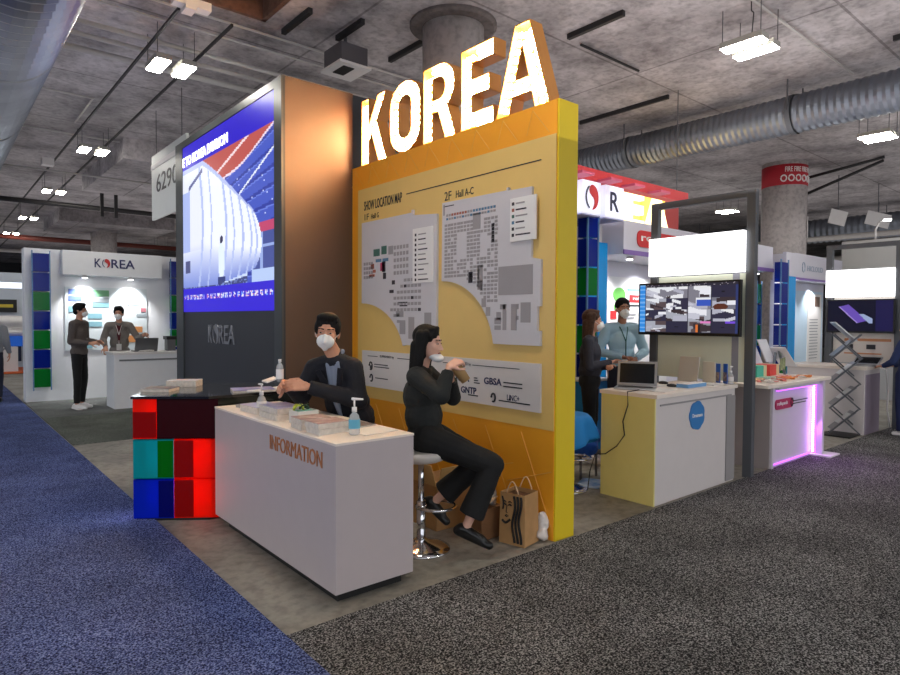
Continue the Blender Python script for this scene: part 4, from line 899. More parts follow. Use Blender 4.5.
mb.build('poster_blocks', pm, t)
for x in (2.35, 3.15):
    s_ = MB().cyl((x,13.72,2.405),(x,13.72,2.36),.05,n=14).build('spotlight', wd, t, True)
    MB().cyl((x,13.72,2.359),(x,13.72,2.355),.042,n=14).build('lamp_glow', M('spot_glow', (255,255,250), emit=40), s_, True)
    ld = bpy.data.lights.new('booth_spot', 'SPOT'); ld.energy = 85; ld.spot_size = R(95); ld.spot_blend = .7; ld.shadow_soft_size = .04; lo = bpy.data.objects.new('booth_spot', ld); COL.objects.link(lo); lo.location = (x,13.70,2.33); lo.rotation_euler = (R(18),0,0)
def cubecolumn(x0, x1, y0, y1, z0, cols, label, hh=.36):
    t = thing('acrylic_column', label, 'acrylic column', ((x0+x1)/2,(y0+y1)/2,z0))
    z = z0
    for c in cols:
        MB().box(x0+.02,x1-.02,y0+.01,y1,z+.01,z+hh-.01).build('acrylic_cube', c, t); z += hh
    mb = MB()
    for x in (x0, x1-.02): mb.box(x,x+.02,y0,y0+.02,z0-.05,z+.04)
    mb.build('edge_rail', M('clear_blue_rail', (110,160,210), .2, alpha=.6), t)
    return t
cb_ = acrylic('column_blue', (14,40,150), .25); cg_ = acrylic('column_green', (16,130,50), .25)
cubecolumn(1.50,1.80,13.80,13.935,.28,[cg_,cb_,cg_,cb_,cg_,cb_,cb_][:7],'blue and green cube column at the left end of the far booth')
cubecolumn(3.93,4.23,13.80,13.935,.28,[cg_,cb_,cg_,cb_,cg_,cb_,cb_],'blue and green cube column next to the screen tower edge')
t = thing('booth_counter', 'white counter with a grey laptop in the far left booth', 'counter', (3.1,12.3,0))
MB().box(2.48,3.9,11.98,12.6,0,.95).build('body', bw, t); MB().box(2.46,3.92,11.95,12.63,.95,.99).build('worktop', wd, t); MB().box(2.56,3.9,11.965,11.98,.84,.87).build('shade_strip', M('shade_strip_grey', (120,124,128), .6), t)  # raised grey strip, its colour stands for a shaded gap under the worktop
def laptop(name, label, x, y, z, w_, d, ang, rot, m=None, scr_col=(24,26,30), k=1):
    t = thing(name, label, 'laptop', (x, y, z)); ax = V((math.cos(rot), math.sin(rot), 0)); ay = V((-math.sin(rot), math.cos(rot), 0)); m = m or M('laptop_grey', (120,122,126), .35, .5)
    c = V((x,y,z)); MB().obox(c+V((0,0,.011)), ax, ay, (0,0,1), w_/2, d/2, .008).build('keyboard_base', m, t, bevel=.003)
    MB().obox(c+V((0,0,.0195)), ax, ay, (0,0,1), w_*.43, d*.22, .001).build('keys', black, t)
    h = c + ay*d/2 + V((0,0,.02)); up_ = V((0,0,1))*math.cos(ang) + ay*math.sin(ang); n = ax.cross(up_)
    MB().obox(h+up_*d*.47, ax, up_, n, w_/2, d*.47, .005).build('lid', m, t, bevel=.002)
    MB().obox(h+up_*d*.47+n*(-.006 if n.dot(ay) > 0 else .006), ax, up_, n, w_*.44, d*.38, .001).build('display', M('laptop_screen_'+name, scr_col, .2), t)
    return t
laptop('laptop', 'grey laptop seen from behind on the far left booth counter', 3.02, 12.22, .99, .38, .26, R(20), R(180))
tag(lump(MB().ell((3.05,12.05,1.01),(.10,.05,.02)).ell((2.95,12.05,1.005),(.07,.04,.015)), 'crumpled_paper', paper, None, .008, 1, .01), 'crumpled white paper in front of the far booth laptop', 'paper')
t = thing('coffee_maker', 'black machine on the far booth counter beside the screen tower', 'machine', (3.5,12.3,.99)); MB().box(3.42,3.56,12.2,12.4,.99,1.2).build('body', steel, t); MB().box(3.40,3.58,12.18,12.42,1.2,1.26).build('top', black, t)
def stand(x, y, face, Hh, arms, hands, hfwd=None, lean=0, split=.09):
    f = V((math.cos(face), math.sin(face), 0)); r = V((f.y, -f.x, 0)); k = Hh/1.75; b = V((x,y,0)); U = V((0,0,1)); g = lambda rr_, ff, zz: b + r*rr_*k + f*ff*k + U*zz*k
    J = dict(pelvis=g(0,0,.96), chest=g(0,.0+lean*.5,1.25), neck=g(0,.0+lean,1.47), head=g(0,.03+lean*1.2,1.635), hfwd=hfwd or f, sh=[g(.17,lean,1.41), g(-.17,lean,1.41)],
      el=[g(*arms[0]), g(*arms[2])], wr=[g(*arms[1]), g(*arms[3])], hand=[(r*h[0][0]+f*h[0][1]+U*h[0][2], r*h[1][0]+f*h[1][1]+U*h[1][2], h[2], h[3]) for h in hands],
      hip=[g(.09,0,.92), g(-.09,0,.92)], kn=[g(.10,.02,.50), g(-.10,.02,.50)], an=[g(split,0,.09), g(-split,-.02,.09)], toe=[g(split+.01,.15,.045), g(-split-.01,.13,.045)])
    return J
down = ((0,.1,-1),(-1,0,0),.3,1)
figure('person in a brown jacket and white sneakers standing in profile by the far left booth',
  stand(2.02,12.38,R(-38),1.84,((.20,-.02,1.13),(.12,.24,1.10),(-.20,.0,1.13),(-.08,.26,1.12)),(((-.3,1,.1),(-.7,0,-.7),.4,-1),((.3,1,.1),(.7,0,-.7),.4,1)), hfwd=V((.88,-.45,-.05))),
  dict(s=1.04, vox=.010, trousers=blackt, top=M('brown_tweed', (92,84,80), .85, var=.15, vscale=60), shoes=wd, sole=wd, mask=maskm, glasses=1, hairstyle='short', tophem=.10), (2.02,12.38,0))
figure('person in grey blazer over maroon top behind the far left booth counter',
  stand(2.78,12.98,R(-105),1.80,((.26,.02,1.16),(.20,.28,1.03),(-.30,.08,1.18),(-.40,.34,1.24)),(((0,.6,-.6),(0,.3,-1),.4,-1),((-.6,.6,.3),(.5,.2,-.6),.45,1)), hfwd=V((-.40,-.9,-.1)), lean=.08),
  dict(s=1.05, vox=.010, trousers=blackt, top=M('grey_tweed', (128,122,116), .85), shirt=M('maroon_knit', (88,26,34), .8), lanyard=wd, shoes=shoeb, mask=maskm, tophem=.10), (2.78,12.98,0))
figure('person in grey knit and dark trousers cut off by the left picture edge',
  stand(.93,14.2,R(80),1.72,((.22,-.03,1.15),(.25,.06,.93),(-.22,-.03,1.15),(-.25,.06,.93)),(down,down)),
  dict(s=1.02, vox=.011, trousers=M('dark_denim', (26,30,48), .8), top=M('grey_knit', (132,134,138), .85), shoes=shoeb), (.93,14.2,0))
# far things beyond the left booth
t = thing('display_wall', 'white far booth with black and yellow panels at the left picture edge', 'display wall', (1.8,24,0))
MB().box(-1,3.6,24,24.2,0,3.0).build('wall_panel', M('far_white', (196,204,214), .5), t)
MB().box(.6,2.2,23.9,24,1.75,2.15).build('black_screen', black, t); MB().box(.6,2.1,23.88,23.9,1.9,2.0).build('yellow_bar', M('yellow_bar', (210,186,60), .5), t)
MB().box(.6,2.3,23.9,24,.2,.9).build('lower_panel', M('blue_black', (22,36,66), .4), t); MB().box(-.5,3,22.4,22.42,2.45,2.62).build('soffit_strip', M('pale_glow', (226,236,255), emit=1.4), t)
t = thing('rounded_exhibit', 'white rounded exhibit with dark windows at the far left', 'exhibit', (1.7,22.6,.9))
lump(MB().ell((1.9,22.6,1.45),(.9,.5,.2)).ell((1.9,22.6,1.15),(1.0,.55,.16)), 'shell', wd, t, .03, 3); MB().box(1.0,2.6,22.02,22.06,.75,1.05).build('screen', M('far_blue_screen', (20,70,150), emit=.8), t)
tag(MB().box(.9,2.6,21.2,23.4,0.013,.05).build('orange_platform', M('orange_carpet', (214,104,52), .8)), 'orange display platform at the far left', 'platform')
tag(MB().box(1.55,2.0,21.6,21.9,.052,.75).build('white_plinth', wd), 'white square plinth on the orange platform', 'plinth')
for (x, y, z, c, lb, nm) in ((1.75,27,2.9,(60,220,90),'tiny green spotlight glow far left','g'), (1.9,25.5,2.55,(220,60,190),'tiny magenta spotlight glow beside the booth end','m'), (1.2,24.5,2.4,(220,40,90),'tiny crimson glow at the left picture edge','c')):
    t = thing('stage_spotlight', lb, 'spotlight', (x,y,z)); MB().cyl((x,y,z),(x,y+.2,z),.1,n=12).build('housing', black, t); MB().cyl((x,y-.01,z),(x,y,z),.085,n=12).build('lens', M('stage_'+nm, c, emit=8), t)
    MB().cyl((x,y+.1,z+.1),(x,y+.1,CEIL),.015,n=6).build('drop_rod', dkc, t)
for i, (x, y, w_, h, c) in enumerate(((5,31,3,2.9,(120,124,134)),(9,34,4,3.1,(150,150,158)),(-1.5,33,3,2.6,(90,94,110)))):
    tag(MB().box(x-w_/2,x+w_/2,y,y+.3,0,h).build('far_booth_panel', M('far_panel_%d' % i, c, .6)), ('distant grey panel above the far left booth, nearest','pale distant panel farthest right behind the left booth','dark distant panel at the left picture edge')[i], 'booth panel')
# ------------------------------------------------------------ booths to the right of the map wall
lav = M('booth_lavender_white', (212,210,222), .5); purple = M('purple_trim', (134,104,176), .5)
t = thing('booth_wall', 'white booth wall with the long fascia and red rounded logo behind the display frame', 'exhibition booth', (9,5.4,0))
MB().box(6.93,11.4,5.55,5.7,0,2.9).build('back_panel', lav, t)
MB().box(6.93,11.4,4.76,5.55,2.47,2.9).build('fascia', lav, t); MB().box(6.92,11.41,4.74,4.76,2.46,2.52).build('trim', purple, t)
MB().box(6.95,7.0,5.2,5.55,0,2.47).build('side_panel', lav, t); MB().box(10.75,10.85,4.8,5.55,0,2.47).build('divider_panel', lav, t)
rp = M('logo_red', (208,44,48), .5)
def pill(par, x0, x1, y, z0, z1, m, name='logo_plate'):
    r = (z1-z0)*.4; p = []
    for cx, cz, a in ((x1-r, z1-r, 0), (x0+r, z1-r, 90), (x0+r, z0+r, 180), (x1-r, z0+r, 270)): p += arc(cx, cz, r, r, a, a+90, 5)
    MB().prism(p, 'y', y-.012, y).build(name, m, par)
pill(t, 7.22, 8.6, 4.755, 2.58, 2.80, rp); text('logo_lettering', 'rollspack', wd, 'Y', 4.742, 7.30, 2.63, 1.2, .13, t, .004, .015)
for x in (7.35, 8.3, 10.95, 11.2):
    s_ = MB().cyl((x,4.95,2.465),(x,4.95,2.43),.05,n=12).build('spotlight', wd, t, True)
    MB().cyl((x,4.95,2.429),(x,4.95,2.425),.04,n=12).build('lamp_glow', MATS['spot_glow'], s_, True)
for x in (7.4, 8.4, 10.9):
    ld = bpy.data.lights.new('booth_spot', 'SPOT'); ld.energy = 70; ld.spot_size = R(110); ld.spot_blend = .7; ld.shadow_soft_size = .04; lo = bpy.data.objects.new('booth_spot', ld); COL.objects.link(lo); lo.location = (x,5.05,2.40); lo.rotation_euler = (R(25),0,0)
# poster on the back wall
t = thing('product_poster', 'white product poster with green badge and red heading behind the person in light blue', 'poster', (7.9,5.5,.3))
MB().box(7.68,9.3,5.53,5.548,.2,2.25).build('sheet', M('poster_white', (230,230,232), .5), t)
pm2 = [M('badge_green', (104,182,84), .5), rp, M('strip_teal', (108,176,176), .5), ink, M('pale_text', (150,150,156), .6), M('salmon', (214,110,110), .5)]
mb = MB()
for (a, z, w_, h, k) in ((7.55,2.05,.8,.04,2),(7.6,1.88,.72,.11,1),(7.5,1.82,.9,.02,3),(7.12,1.62,.14,.12,1),(7.12,1.45,.14,.12,1),(7.38,1.62,.1,.12,4),(7.52,1.68,.25,.02,4),(7.52,1.63,.2,.02,4),(7.1,1.0,.1,.2,5),(7.4,.55,.2,.2,5),(8.1,1.6,.4,.1,4),(8.1,1.4,.4,.1,4),(7.2,.7,.2,.15,2)): mb.box(a+.62,a+.62+w_,5.52,5.53,z,z+h,k)
mb.k = 0; mb.prism(arc(7.95,1.98,.15,.11,0,350,16), 'y', 5.515, 5.53, 0); mb.prism(arc(7.93,1.80,.11,.07,0,350,16), 'y', 5.518, 5.53, 0)
mb.build('print', pm2, t); text('heading_lettering', 'rollspack', wd, 'Y', 5.518, 8.30, 1.90, .56, .065, t, .002, .02)
# cyan and blue acrylic screen walls
cy = M('cyan_screen', (16,160,240), .25)
t = thing('acrylic_screen', 'tall cyan acrylic screen beside the standing person with crossed arms', 'acrylic screen', (6.6,5.0,0))
MB().box(6.36,6.92,5.0,5.02,0,2.62).build('sheet', cy, t); MB().box(6.2,6.27,5.0,5.06,0,2.85).build('post', wd, t)
MB().box(6.78,6.84,5.03,5.09,0,2.85).build('post', wd, t)
cubecolumn(6.24,6.47,4.80,4.97,.1,[cb_,cg_,acrylic('column_navy',(10,30,110),.2),cg_,cb_,cg_,cb_,cb_],'dark blue and green cube column in front of the cyan screen')
t = thing('acrylic_screen', 'cyan acrylic screen at the corner of the right booth', 'acrylic screen', (11.8,4.62,0))
MB().box(11.46,11.99,4.60,4.62,0,2.40).build('sheet', cy, t); MB().box(11.56,11.99,4.60,4.66,2.41,2.82).build('top_panel', lav, t)
cubecolumn(11.12,11.44,4.50,4.62,.1,[cb_,cg_,cb_,cb_,cb_,cb_,cb_],'dark blue cube column right of the black display stand post')
cubecolumn(11.02,11.22,4.85,5.0,.1,[cb_,cg_,cb_,cg_,cb_,cg_],'green and blue cube column seen just right of the black post')
t = thing('booth_wall', 'white booth wall with thin grey lettering on its fascia at the right', 'exhibition booth', (13.2,5,0))
MB().box(12.03,14.4,4.64,5.02,2.37,2.84).build('fascia', lav, t); MB().box(12.02,14.41,4.62,4.64,2.36,2.40).build('trim', purple, t); MB().box(12.03,14.4,4.98,5.06,0,2.37).build('back_panel', lav, t)
text('fascia_lettering', 'HICLOUD', M('pale_blue_ink', (150,164,186), .5), 'Y', 4.638, 12.6, 2.54, .75, .10, t, .004)
MB().tube([(12.42+.06*math.cos(q*.52), 4.635, 2.60+.09*math.sin(q*.52)) for q in range(13)], .008, 5).build('ring_emblem', MATS['pale_blue_ink'], t)
MB().cyl((12.3,4.8,2.365),(12.3,4.8,2.33),.05,n=12).build('spotlight', MATS['spot_glow'], t)
for x in (12.5, 13.6):
    ld = bpy.data.lights.new('booth_spot', 'SPOT'); ld.energy = 40; ld.spot_size = R(110); ld.spot_blend = .7; lo = bpy.data.objects.new('booth_spot', ld); COL.objects.link(lo); lo.location = (x,4.72,2.31); lo.rotation_euler = (R(22),0,0)
t = thing('info_poster', 'pale blue and white text poster left of the second display', 'poster', (13.5,4.96,.8))
MB().box(12.7,14.3,4.955,4.975,.6,2.2).build('sheet', M('poster_pale_blue', (196,218,236), .5), t); mb = MB()
mb.box(13.5,14.2,4.945,4.955,.7,2.15,0)
for i in range(14): mb.box(13.6,14.0+.02*(i%3),4.94,4.945,.85+i*.06,.865+i*.06,1)
mb.box(13.85,14.1,4.94,4.945,1.9,2.1,2); mb.build('print', [wd, MATS['pale_text'], M('photo_brown', (110,90,80), .6)], t)
# upper red beam, cube letters and the lit letters on the red wall
redb = M('red_beam', (206,52,58), .5); rose = M('rose_wall', (196,84,84), .6)
t = thing('roof_beam', 'long red beam above the white cube letters', 'beam', (7.5,5.0,3.35))
MB().box(5.0,8.5,4.75,4.9,3.31,3.45).build('beam', redb, t)
for i, x in enumerate((5.95,6.50,7.0,7.6)): MB().box(x-.15,x+.08,4.55,4.75,3.30,3.33).build('bracket', M('pink_bracket', (206,90,120), .5), t)
for x in (5.4, 8.3): MB().cyl((x,4.82,3.45),(x,4.82,CEIL),.008,n=6).build('hanging_wire', steel, t)
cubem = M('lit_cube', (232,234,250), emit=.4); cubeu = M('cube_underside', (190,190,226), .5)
for (x0, x1, ch, lb) in ((5.56,5.93,'K','white cube sign cut off behind the yellow wall end'), (6.02,6.38,'','white cube sign with the red and grey round emblem'), (6.48,6.86,'R','white cube sign with a dark letter R')):
    t = thing('cube_sign', lb, 'cube sign', ((x0+x1)/2,4.7,2.95), 'white cube letters under the red beam')
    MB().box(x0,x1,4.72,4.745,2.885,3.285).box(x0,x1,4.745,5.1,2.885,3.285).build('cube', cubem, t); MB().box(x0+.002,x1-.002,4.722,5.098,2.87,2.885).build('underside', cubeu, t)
    if ch == '': swoosh(t, 'Y', 4.716, x0+.18, 3.09, .15, reds, M('emblem_grey', (70,74,90), .5))
    elif ch == 'R': text('cube_lettering', ch, M('cube_ink', (40,44,70), .5), 'Y', 4.718, x0+.09, 2.97, .18, .24, t, .006, .01)
t = thing('display_wall', 'rose red wall behind the glowing letters over the booth', 'display wall', (9,6.6,0))
MB().box(8.2,10.5,6.05,6.2,0,3.80).build('wall_panel', rose, t); 
glowy = M('warm_letter_glow', (255,236,186), emit=2.2); 
for (x0, w_, ch, lb) in ((8.62,.55,'E','glowing warm letter E over the booth fascia'), (9.28,.66,'A','glowing warm letter A seen through the top of the display frame'), (8.02,.5,'R','glowing warm letter R behind the white R cube')):
    t = thing('marquee_letter', lb, 'lit letter', (x0,5.9,3.2)); 
    MB().box(x0-.02,x0+w_+.02,6.0,6.045,3.06,3.79).build('back_plate', M('lit_yellow_plate', (255,214,96), emit=.9), t)
    text('letter_face', ch, glowy, 'Y', 6.0, x0, 3.10, w_, .64, t, .10, .05)
# ------------------------------------------------------------ counter with cloud logo
t = thing('display_counter', 'white counter with pale yellow end and round blue scalloped logo', 'counter', (5.5,3.2,0))
MB().box(4.77,6.2,2.93,3.48,0,.93).build('body', M('warm_white_laminate', (214,206,204), .4), t, bevel=.003)
MB().box(4.752,4.77,2.93,3.48,0,.93).build('end_panel', M('pale_yellow_laminate', (226,216,138), .45), t)
MB().box(4.75,6.22,2.91,3.5,.93,.965).build('worktop', M('warm_white_top', (238,226,214), .4), t, bevel=.002)
MB().box(4.83,6.12,2.922,2.93,.86,.875).box(6.02,6.19,2.918,2.93,.02,.86).build('front_trim', M('trim_grey', (150,146,146), .5), t)
bl = M('logo_blue', (46,122,188), .5); p = [(5.45+(.125+.010*abs(math.sin(3.5*q*R(5))))*math.cos(q*R(5)), .725+(.125+.010*abs(math.sin(3.5*q*R(5))))*math.sin(q*R(5))) for q in range(72)]
MB().prism(p, 'y', 2.918, 2.93).build('logo_plate', bl, t); text('logo_lettering', 'Dreamace', wd, 'Y', 2.918, 5.36, .71, .18, .035, t, .002, .02)
laptop('open_laptop', 'open silver laptop with dark display on the cloud logo counter', 5.02, 3.30, .966, .36, .25, R(18), R(-62), M('silver_laptop', (178,180,184), .3, .5), k=1)
for (x, y, r_, lb) in ((5.10,3.08,10,'wide white papers in front of the open laptop'), (5.35,3.36,-8,'white papers behind the black mice')):
    tag(MB().obox((x,y,.968), (math.cos(R(r_)),math.sin(R(r_)),0), (-math.sin(R(r_)),math.cos(R(r_)),0), (0,0,1), .15, .09, .0015).build('paper_sheet', paper), lb, 'paper')
for (x, y, lb) in ((5.48,3.20,'black computer mouse nearer the blue leaflet box'), (5.66,3.40,'black computer mouse farther back by the wall panel')):
    tag(lump(MB().ell((x,y,.975),(.035,.055,.02)), 'computer_mouse', black, None, .006, 1), lb, 'mouse')
t = thing('leaflet_box', 'flat blue and white leaflet box near the counter middle', 'box', (5.62,3.08,.966)); MB().box(5.46,5.80,3.02,3.14,.966,1.0).build('box_body', M('sky_blue_card', (104,156,206), .5), t); MB().box(5.46,5.80,3.02,3.14,1.0,1.003).build('lid', wd, t)
tag(MB().obox((5.98,3.06,.972), (1,.1,0), (-.1,1,0), (0,0,1), .13, .07, .006).build('paper_pile', paper), 'low pile of white handouts beside the leaflet box', 'paper')
t = thing('tablet_stand', 'upright silver tablet leaning against the pale panel', 'tablet', (6.02,3.32,.966)); MB().obox((6.04,3.34,1.10), (0,1,0), (.2,0,1), (1,0,-.2), .11, .13, .006).build('tablet', M('tablet_silver', (190,190,186), .35, .3), t, bevel=.004); MB().obox((6.12,3.34,1.05), (0,1,0), (-.45,0,1), (1,0,.45), .03, .09, .003).build('kickstand', steel, t)
t = thing('brochure_holder', 'pale card holder standing left of the blue photo brochures', 'holder', (6.10,3.14,.966)); MB().obox((6.10,3.15,1.075), (.25,1,0), (0,0,1), (1,-.25,0), .075, .108, .008).build('card', M('ivory_card', (216,208,190), .5), t)
t = thing('photo_brochures', 'pair of blue brochures with people photos at the counter end', 'brochures', (6.16,3.03,.966))
for i in (0, 1):
    y = 3.055-.055*i; MB().obox((6.10+.04*i,y,1.07), (.35,1,0), (0,0,1), (1,-.35,0), .026, .10, .004).build('brochure', M('brochure_blue', (38,92,176), .4), t)
    MB().obox((6.095+.04*i,y,1.04), (.35,1,0), (0,0,1), (1,-.35,0), .020, .045, .0052).build('photo', M('photo_tone', (176,150,130), .5, var=.5, vscale=40, col2=(50,50,90)), t)
pump(6.17, 2.96, .966, .9, 'clear pump bottle at the end of the cloud logo counter', wd)
pipe('power_cable', 'thin black cable hanging down the pale yellow counter end', [(5.05,3.22,.972),(4.9,3.20,.972),(4.748,3.20,.968),(4.742,3.19,.85),(4.742,3.24,.70),(4.742,3.22,.58),(4.742,3.30,.47),(4.742,3.42,.38),(4.72,3.52,.36),(4.7,3.56,.2),(4.72,3.6,.012)], .005, black, 'cable')
# black frame with light box and screen
def frame(X, y0, y1, Hh, label):
    t = thing('display_stand', label, 'display frame', (X, (y0+y1)/2, 0)); fm = M('frame_grey', (92,95,100), .4, .3)
    MB().box(X-.035,X+.035,y0,y0+.09,0,Hh).build('post', fm, t, bevel=.004); MB().box(X-.035,X+.035,y1-.09,y1,0,Hh).build('post', fm, t, bevel=.004)
    MB().box(X-.035,X+.035,y0+.09,y1-.09,Hh-.07,Hh).build('top_beam', fm, t, bevel=.004); return t
t = frame(6.42, 2.84, 4.02, 2.93, 'tall dark frame holding the light box and the screen of camera tiles')
lb_ = M('light_box_white', (255,255,255), emit=2.6)
MB().box(6.32,6.384,2.93,4.0,2.10,2.52).build('light_box', lb_, t)
MB().box(6.41,6.44,2.935,3.925,.97,2.09).build('back_panel', M('pale_green_panel', (222,226,206), .5), t); MB().box(6.405,6.41,3.0,3.07,.97,2.09).build('panel_edge', M('grey_strip', (150,150,160), .5), t)
def tvpic(seed, kind):
    rg = random.Random(seed)
    if kind == 0:
        tiles = {}
        for i in range(4):
            for j in range(4): tiles[i,j] = (rg.choice(((52,50,72),(120,120,134),(150,150,160),(170,172,184),(130,128,140))), [(rg.random(), rg.random(), .12+.3*rg.random(), rg.choice(((232,234,240),(236,236,244),(60,50,56),(90,76,80),(180,180,196),(236,236,240),(200,200,214))), rg.uniform(-1,1)) for _ in range(5)])
        for ij in ((3,3),(1,0),(3,0)): tiles[ij] = ((48,46,68), [(.5,.5,.08,(20,20,30),0)])
        def fn(u, v):
            if u < .062: return (52,140,226) if int(v*34) % 3 else (120,180,240)
            if v > .94: return (48,46,60) if rg.random() < .93 else (180,170,180)
            if u > .975: return (50,60,110)
            a = (u-.062)/.913*4; b = v/.94*4; i, j = min(3, int(a)), min(3, int(b)); fu, fv = a-i, b-j
            if fu < .02 or fv < .03: return (44,42,58)
            c, bl_ = tiles[i,j]; out = c
            for (x, y, r_, cc, sl) in bl_:
                dx = fu-x; dy = (fv-y)-dx*sl*.7
                if abs(dx) < r_ and abs(dy) < r_*.62: out = cc
            if i == 2 and j == 0: 
                if fv > .8 and fu > .55: return (226,130,196)
                if abs(fu-.45) < .1 and abs(fv-.35) < .35: return (224,120,60) if fu < .45 else (40,34,40)
            if i == 3 and j == 0 and fv > .8 and fu > .6: return (120,80,220)
            if i == 2 and j == 2 and fv > .3 and fu > .4: return (60,90,190) if fv < .85 else out
            if i == 3 and j == 2 and (fu-.4)**2/.09+(fv-.2)**2/.09 < 1: return (92,50,40)
            return out
    else:
        def fn(u, v):
            c = (14,14,38) if u < .75 else (26,22,70)
            # a rolled lavender mat with a pale sheet
            du, dv = u-.17, .80-v
            s = du*.45+dv*.9; w2 = du*.85-dv*.45
            if 0 < s < .62 and 0 < w2 < .17: c = (104,78,178) if w2 > .02 else (160,140,210)
            if .40 < u < .70 and .25+.0*u < v < .56 and v < .58-.0*u and (u-.40) < .16+.28*(1-(v-.25)/.31) + .0 and v > .18+(.70-u)*.35*0: 
                if w2 > .16: c = (150,166,204)
            return c
    return fn
def tv(par, X, y0, y1, z0, z1, seed, kind):
    MB().box(X,X+.05,y0,y1,z0,z1).build('screen_housing', black, par, bevel=.003)
    display('display', 'X', X-.003, y1-.02, y0+.02, z0+.03, z1-.02, 130, 72, tvpic(seed, kind), .95, par)
tv(t, 6.28, 2.93, 4.10, 1.44, 2.02, 11, 0)
pipe('power_cable', 'black cable looping behind the dark frame post toward the lit counter', [(6.49,2.93,.75),(6.6,2.97,.70),(6.72,3.0,.58),(6.72,3.0,.46),(6.6,2.97,.40),(6.49,2.93,.38)], .006, black, 'cable')
# booth post behind
tag(MB().box(6.75,6.86,5.1,5.2,0,3.0).build('booth_post', lav), 'slim white post behind the cyan screen', 'post') if False else None
# ------------------------------------------------------------ lit counter
t = thing('display_counter', 'white counter edged with violet light and a red rounded logo', 'counter', (7.6,3.1,0))
MB().box(6.92,8.12,2.90,3.42,0,.90).build('body', M('counter_lilac_white', (214,206,216), .4), t, bevel=.003)
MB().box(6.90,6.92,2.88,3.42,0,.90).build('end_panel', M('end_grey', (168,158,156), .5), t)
MB().box(6.92,6.97,2.86,2.90,0,.90).box(8.10,8.16,2.78,2.90,0,.90).box(6.97,8.10,2.82,2.90,.86,.90).build('front_frame', M('counter_lilac_white', (214,206,216), .4), t)
MB().box(6.62,8.36,2.78,3.44,.90,.935).build('worktop', M('warm_white_top', (238,226,214), .4), t, bevel=.004)
MB().box(8.02,8.32,2.66,2.90,.013,.03).build('foot_plate', wd, t)
ledm = M('violet_led', (200,90,255), emit=2.2); ledw = M('violet_white_led', (240,200,255), emit=9)
for i in range(30): MB().box(8.075,8.09,2.865,2.885,.05+i*.027,.062+i*.027).build('led', ledw, t)
MB().box(7.0,8.08,2.84,2.86,.845,.855).build('led_strip', ledm, t); MB().box(8.085,8.097,2.85,2.90,.03,.86).build('led_strip', ledm, t)
MB().box(7.0,8.08,2.885,2.897,.03,.04).build('led_strip', ledm, t)
for (x, z, sx, sy) in ((8.02, .45, .03, .8), (7.5, .83, .9, .03)):
    ld = bpy.data.lights.new('violet_led_light', 'AREA'); ld.shape = 'RECTANGLE'; ld.size = sx; ld.size_y = sy; ld.energy = 2.2; ld.color = (.62,.16,1); lo = bpy.data.objects.new('violet_led_light', ld); COL.objects.link(lo); lo.location = (x, 2.80, z); lo.rotation_euler = (R(-60),0,0)
pill(t, 7.06, 7.52, 2.897, .63, .74, M('badge_red', (178,40,84), .5)); text('logo_lettering', 'rollspack', wd, 'Y', 2.884, 7.09, .665, .28, .05, t, .002, .02); 
MB().box(7.54,7.95,2.89,2.897,.69,.70).box(7.54,7.9,2.89,2.897,.66,.67).build('logo_rule', ink, t); MB().tube([(7.48+.03*math.cos(q*.6), 2.885, .69+.045*math.sin(q*.6)) for q in range(11)], .008, 5).build('logo_ring', ink, t)
# sample trays and leaning cards
for i, (x, c, lb) in enumerate(((6.98,(232,160,40),'orange sample tray next to the black post'), (7.30,(72,184,160),'teal sample tray in the middle of the lit counter'), (7.64,(222,76,70),'red sample tray on the lit counter'))):
    t = thing('sample_tray', lb, 'tray', (x,3.2,.935), 'coloured sample trays on the lit counter')
    m_ = M('tray_%d' % i, c, .5); MB().box(x-.11,x+.06,3.15,3.36,.937,1.09).build('tray_box', m_, t); MB().box(x+.062,x+.14,3.15,3.36,.937,1.09).build('side_label', M('cream_label', (226,206,160), .6), t)
    MB().box(x-.12,x+.15,3.05,3.148,.937,.965).build('sample_strip', M('samples_%d' % i, c, .6, var=.6, vscale=60, col2=(226,216,206)), t)
    lb2 = ('white card leaning behind the orange tray','grey white card leaning behind the teal tray','bright white card leaning behind the red tray')[i]
    tag(MB().obox((x-.05,3.36,1.20), (1,0,0), (-.62,.1,.9), (0,1,-.1), .12, .17, .004).build('display_card', M('card_lavender', (206,208,222), .5)), lb2, 'card')
t = thing('sample_pile', 'scattered small orange and pale sample sachets on the lit counter', 'samples', (7.9,3.0,.935)); rg = random.Random(8); mb = MB()
for i in range(60):
    x = 6.85+rg.random()*1.35; y = 2.88+rg.random()*.17; mb.obox((x,y,.942+.012*rg.random()), (1,rg.random(),rg.uniform(-.3,.3)), (-rg.random(),1,0), (0,0,1), .03, .02, .004, 0 if x > 7.5 and rg.random() < .7 else rg.choice((1,1,2)))
o_ = mb.build('sachets', [M('sachet_orange', (232,140,64), .5), M('sachet_pale', (214,206,200), .5), M('sachet_pink', (222,120,110), .5)], t); o_['kind'] = 'stuff'
t = thing('brochure_rack', 'tilted white brochure rack at the end of the lit counter', 'rack', (8.0,3.25,.935))
MB().obox((7.86,3.34,1.24), (1,0,0), (-.62,.1,.9), (0,1,-.1), .12, .17, .006).build('upper_tray', M('card_white', (230,232,240), .4), t); MB().obox((8.12,3.25,1.16), (.75,0,-.5), (0,1,0), (.5,0,.75), .22, .10, .006).build('lower_tray', M('card_white', (230,232,240), .4), t)
MB().bar((7.95,3.3,.937), (8.05,3.3,1.25), .012).bar((8.2,3.25,.937), (8.0,3.25,1.25), .012).build('stand', galv, t); MB().obox((8.0,3.2,1.08), (.8,0,.1), (0,0,1), (0,1,0), .07, .07, .004).build('leaflet', M('leaflet_green', (140,150,110), .5, var=.4, vscale=30), t)
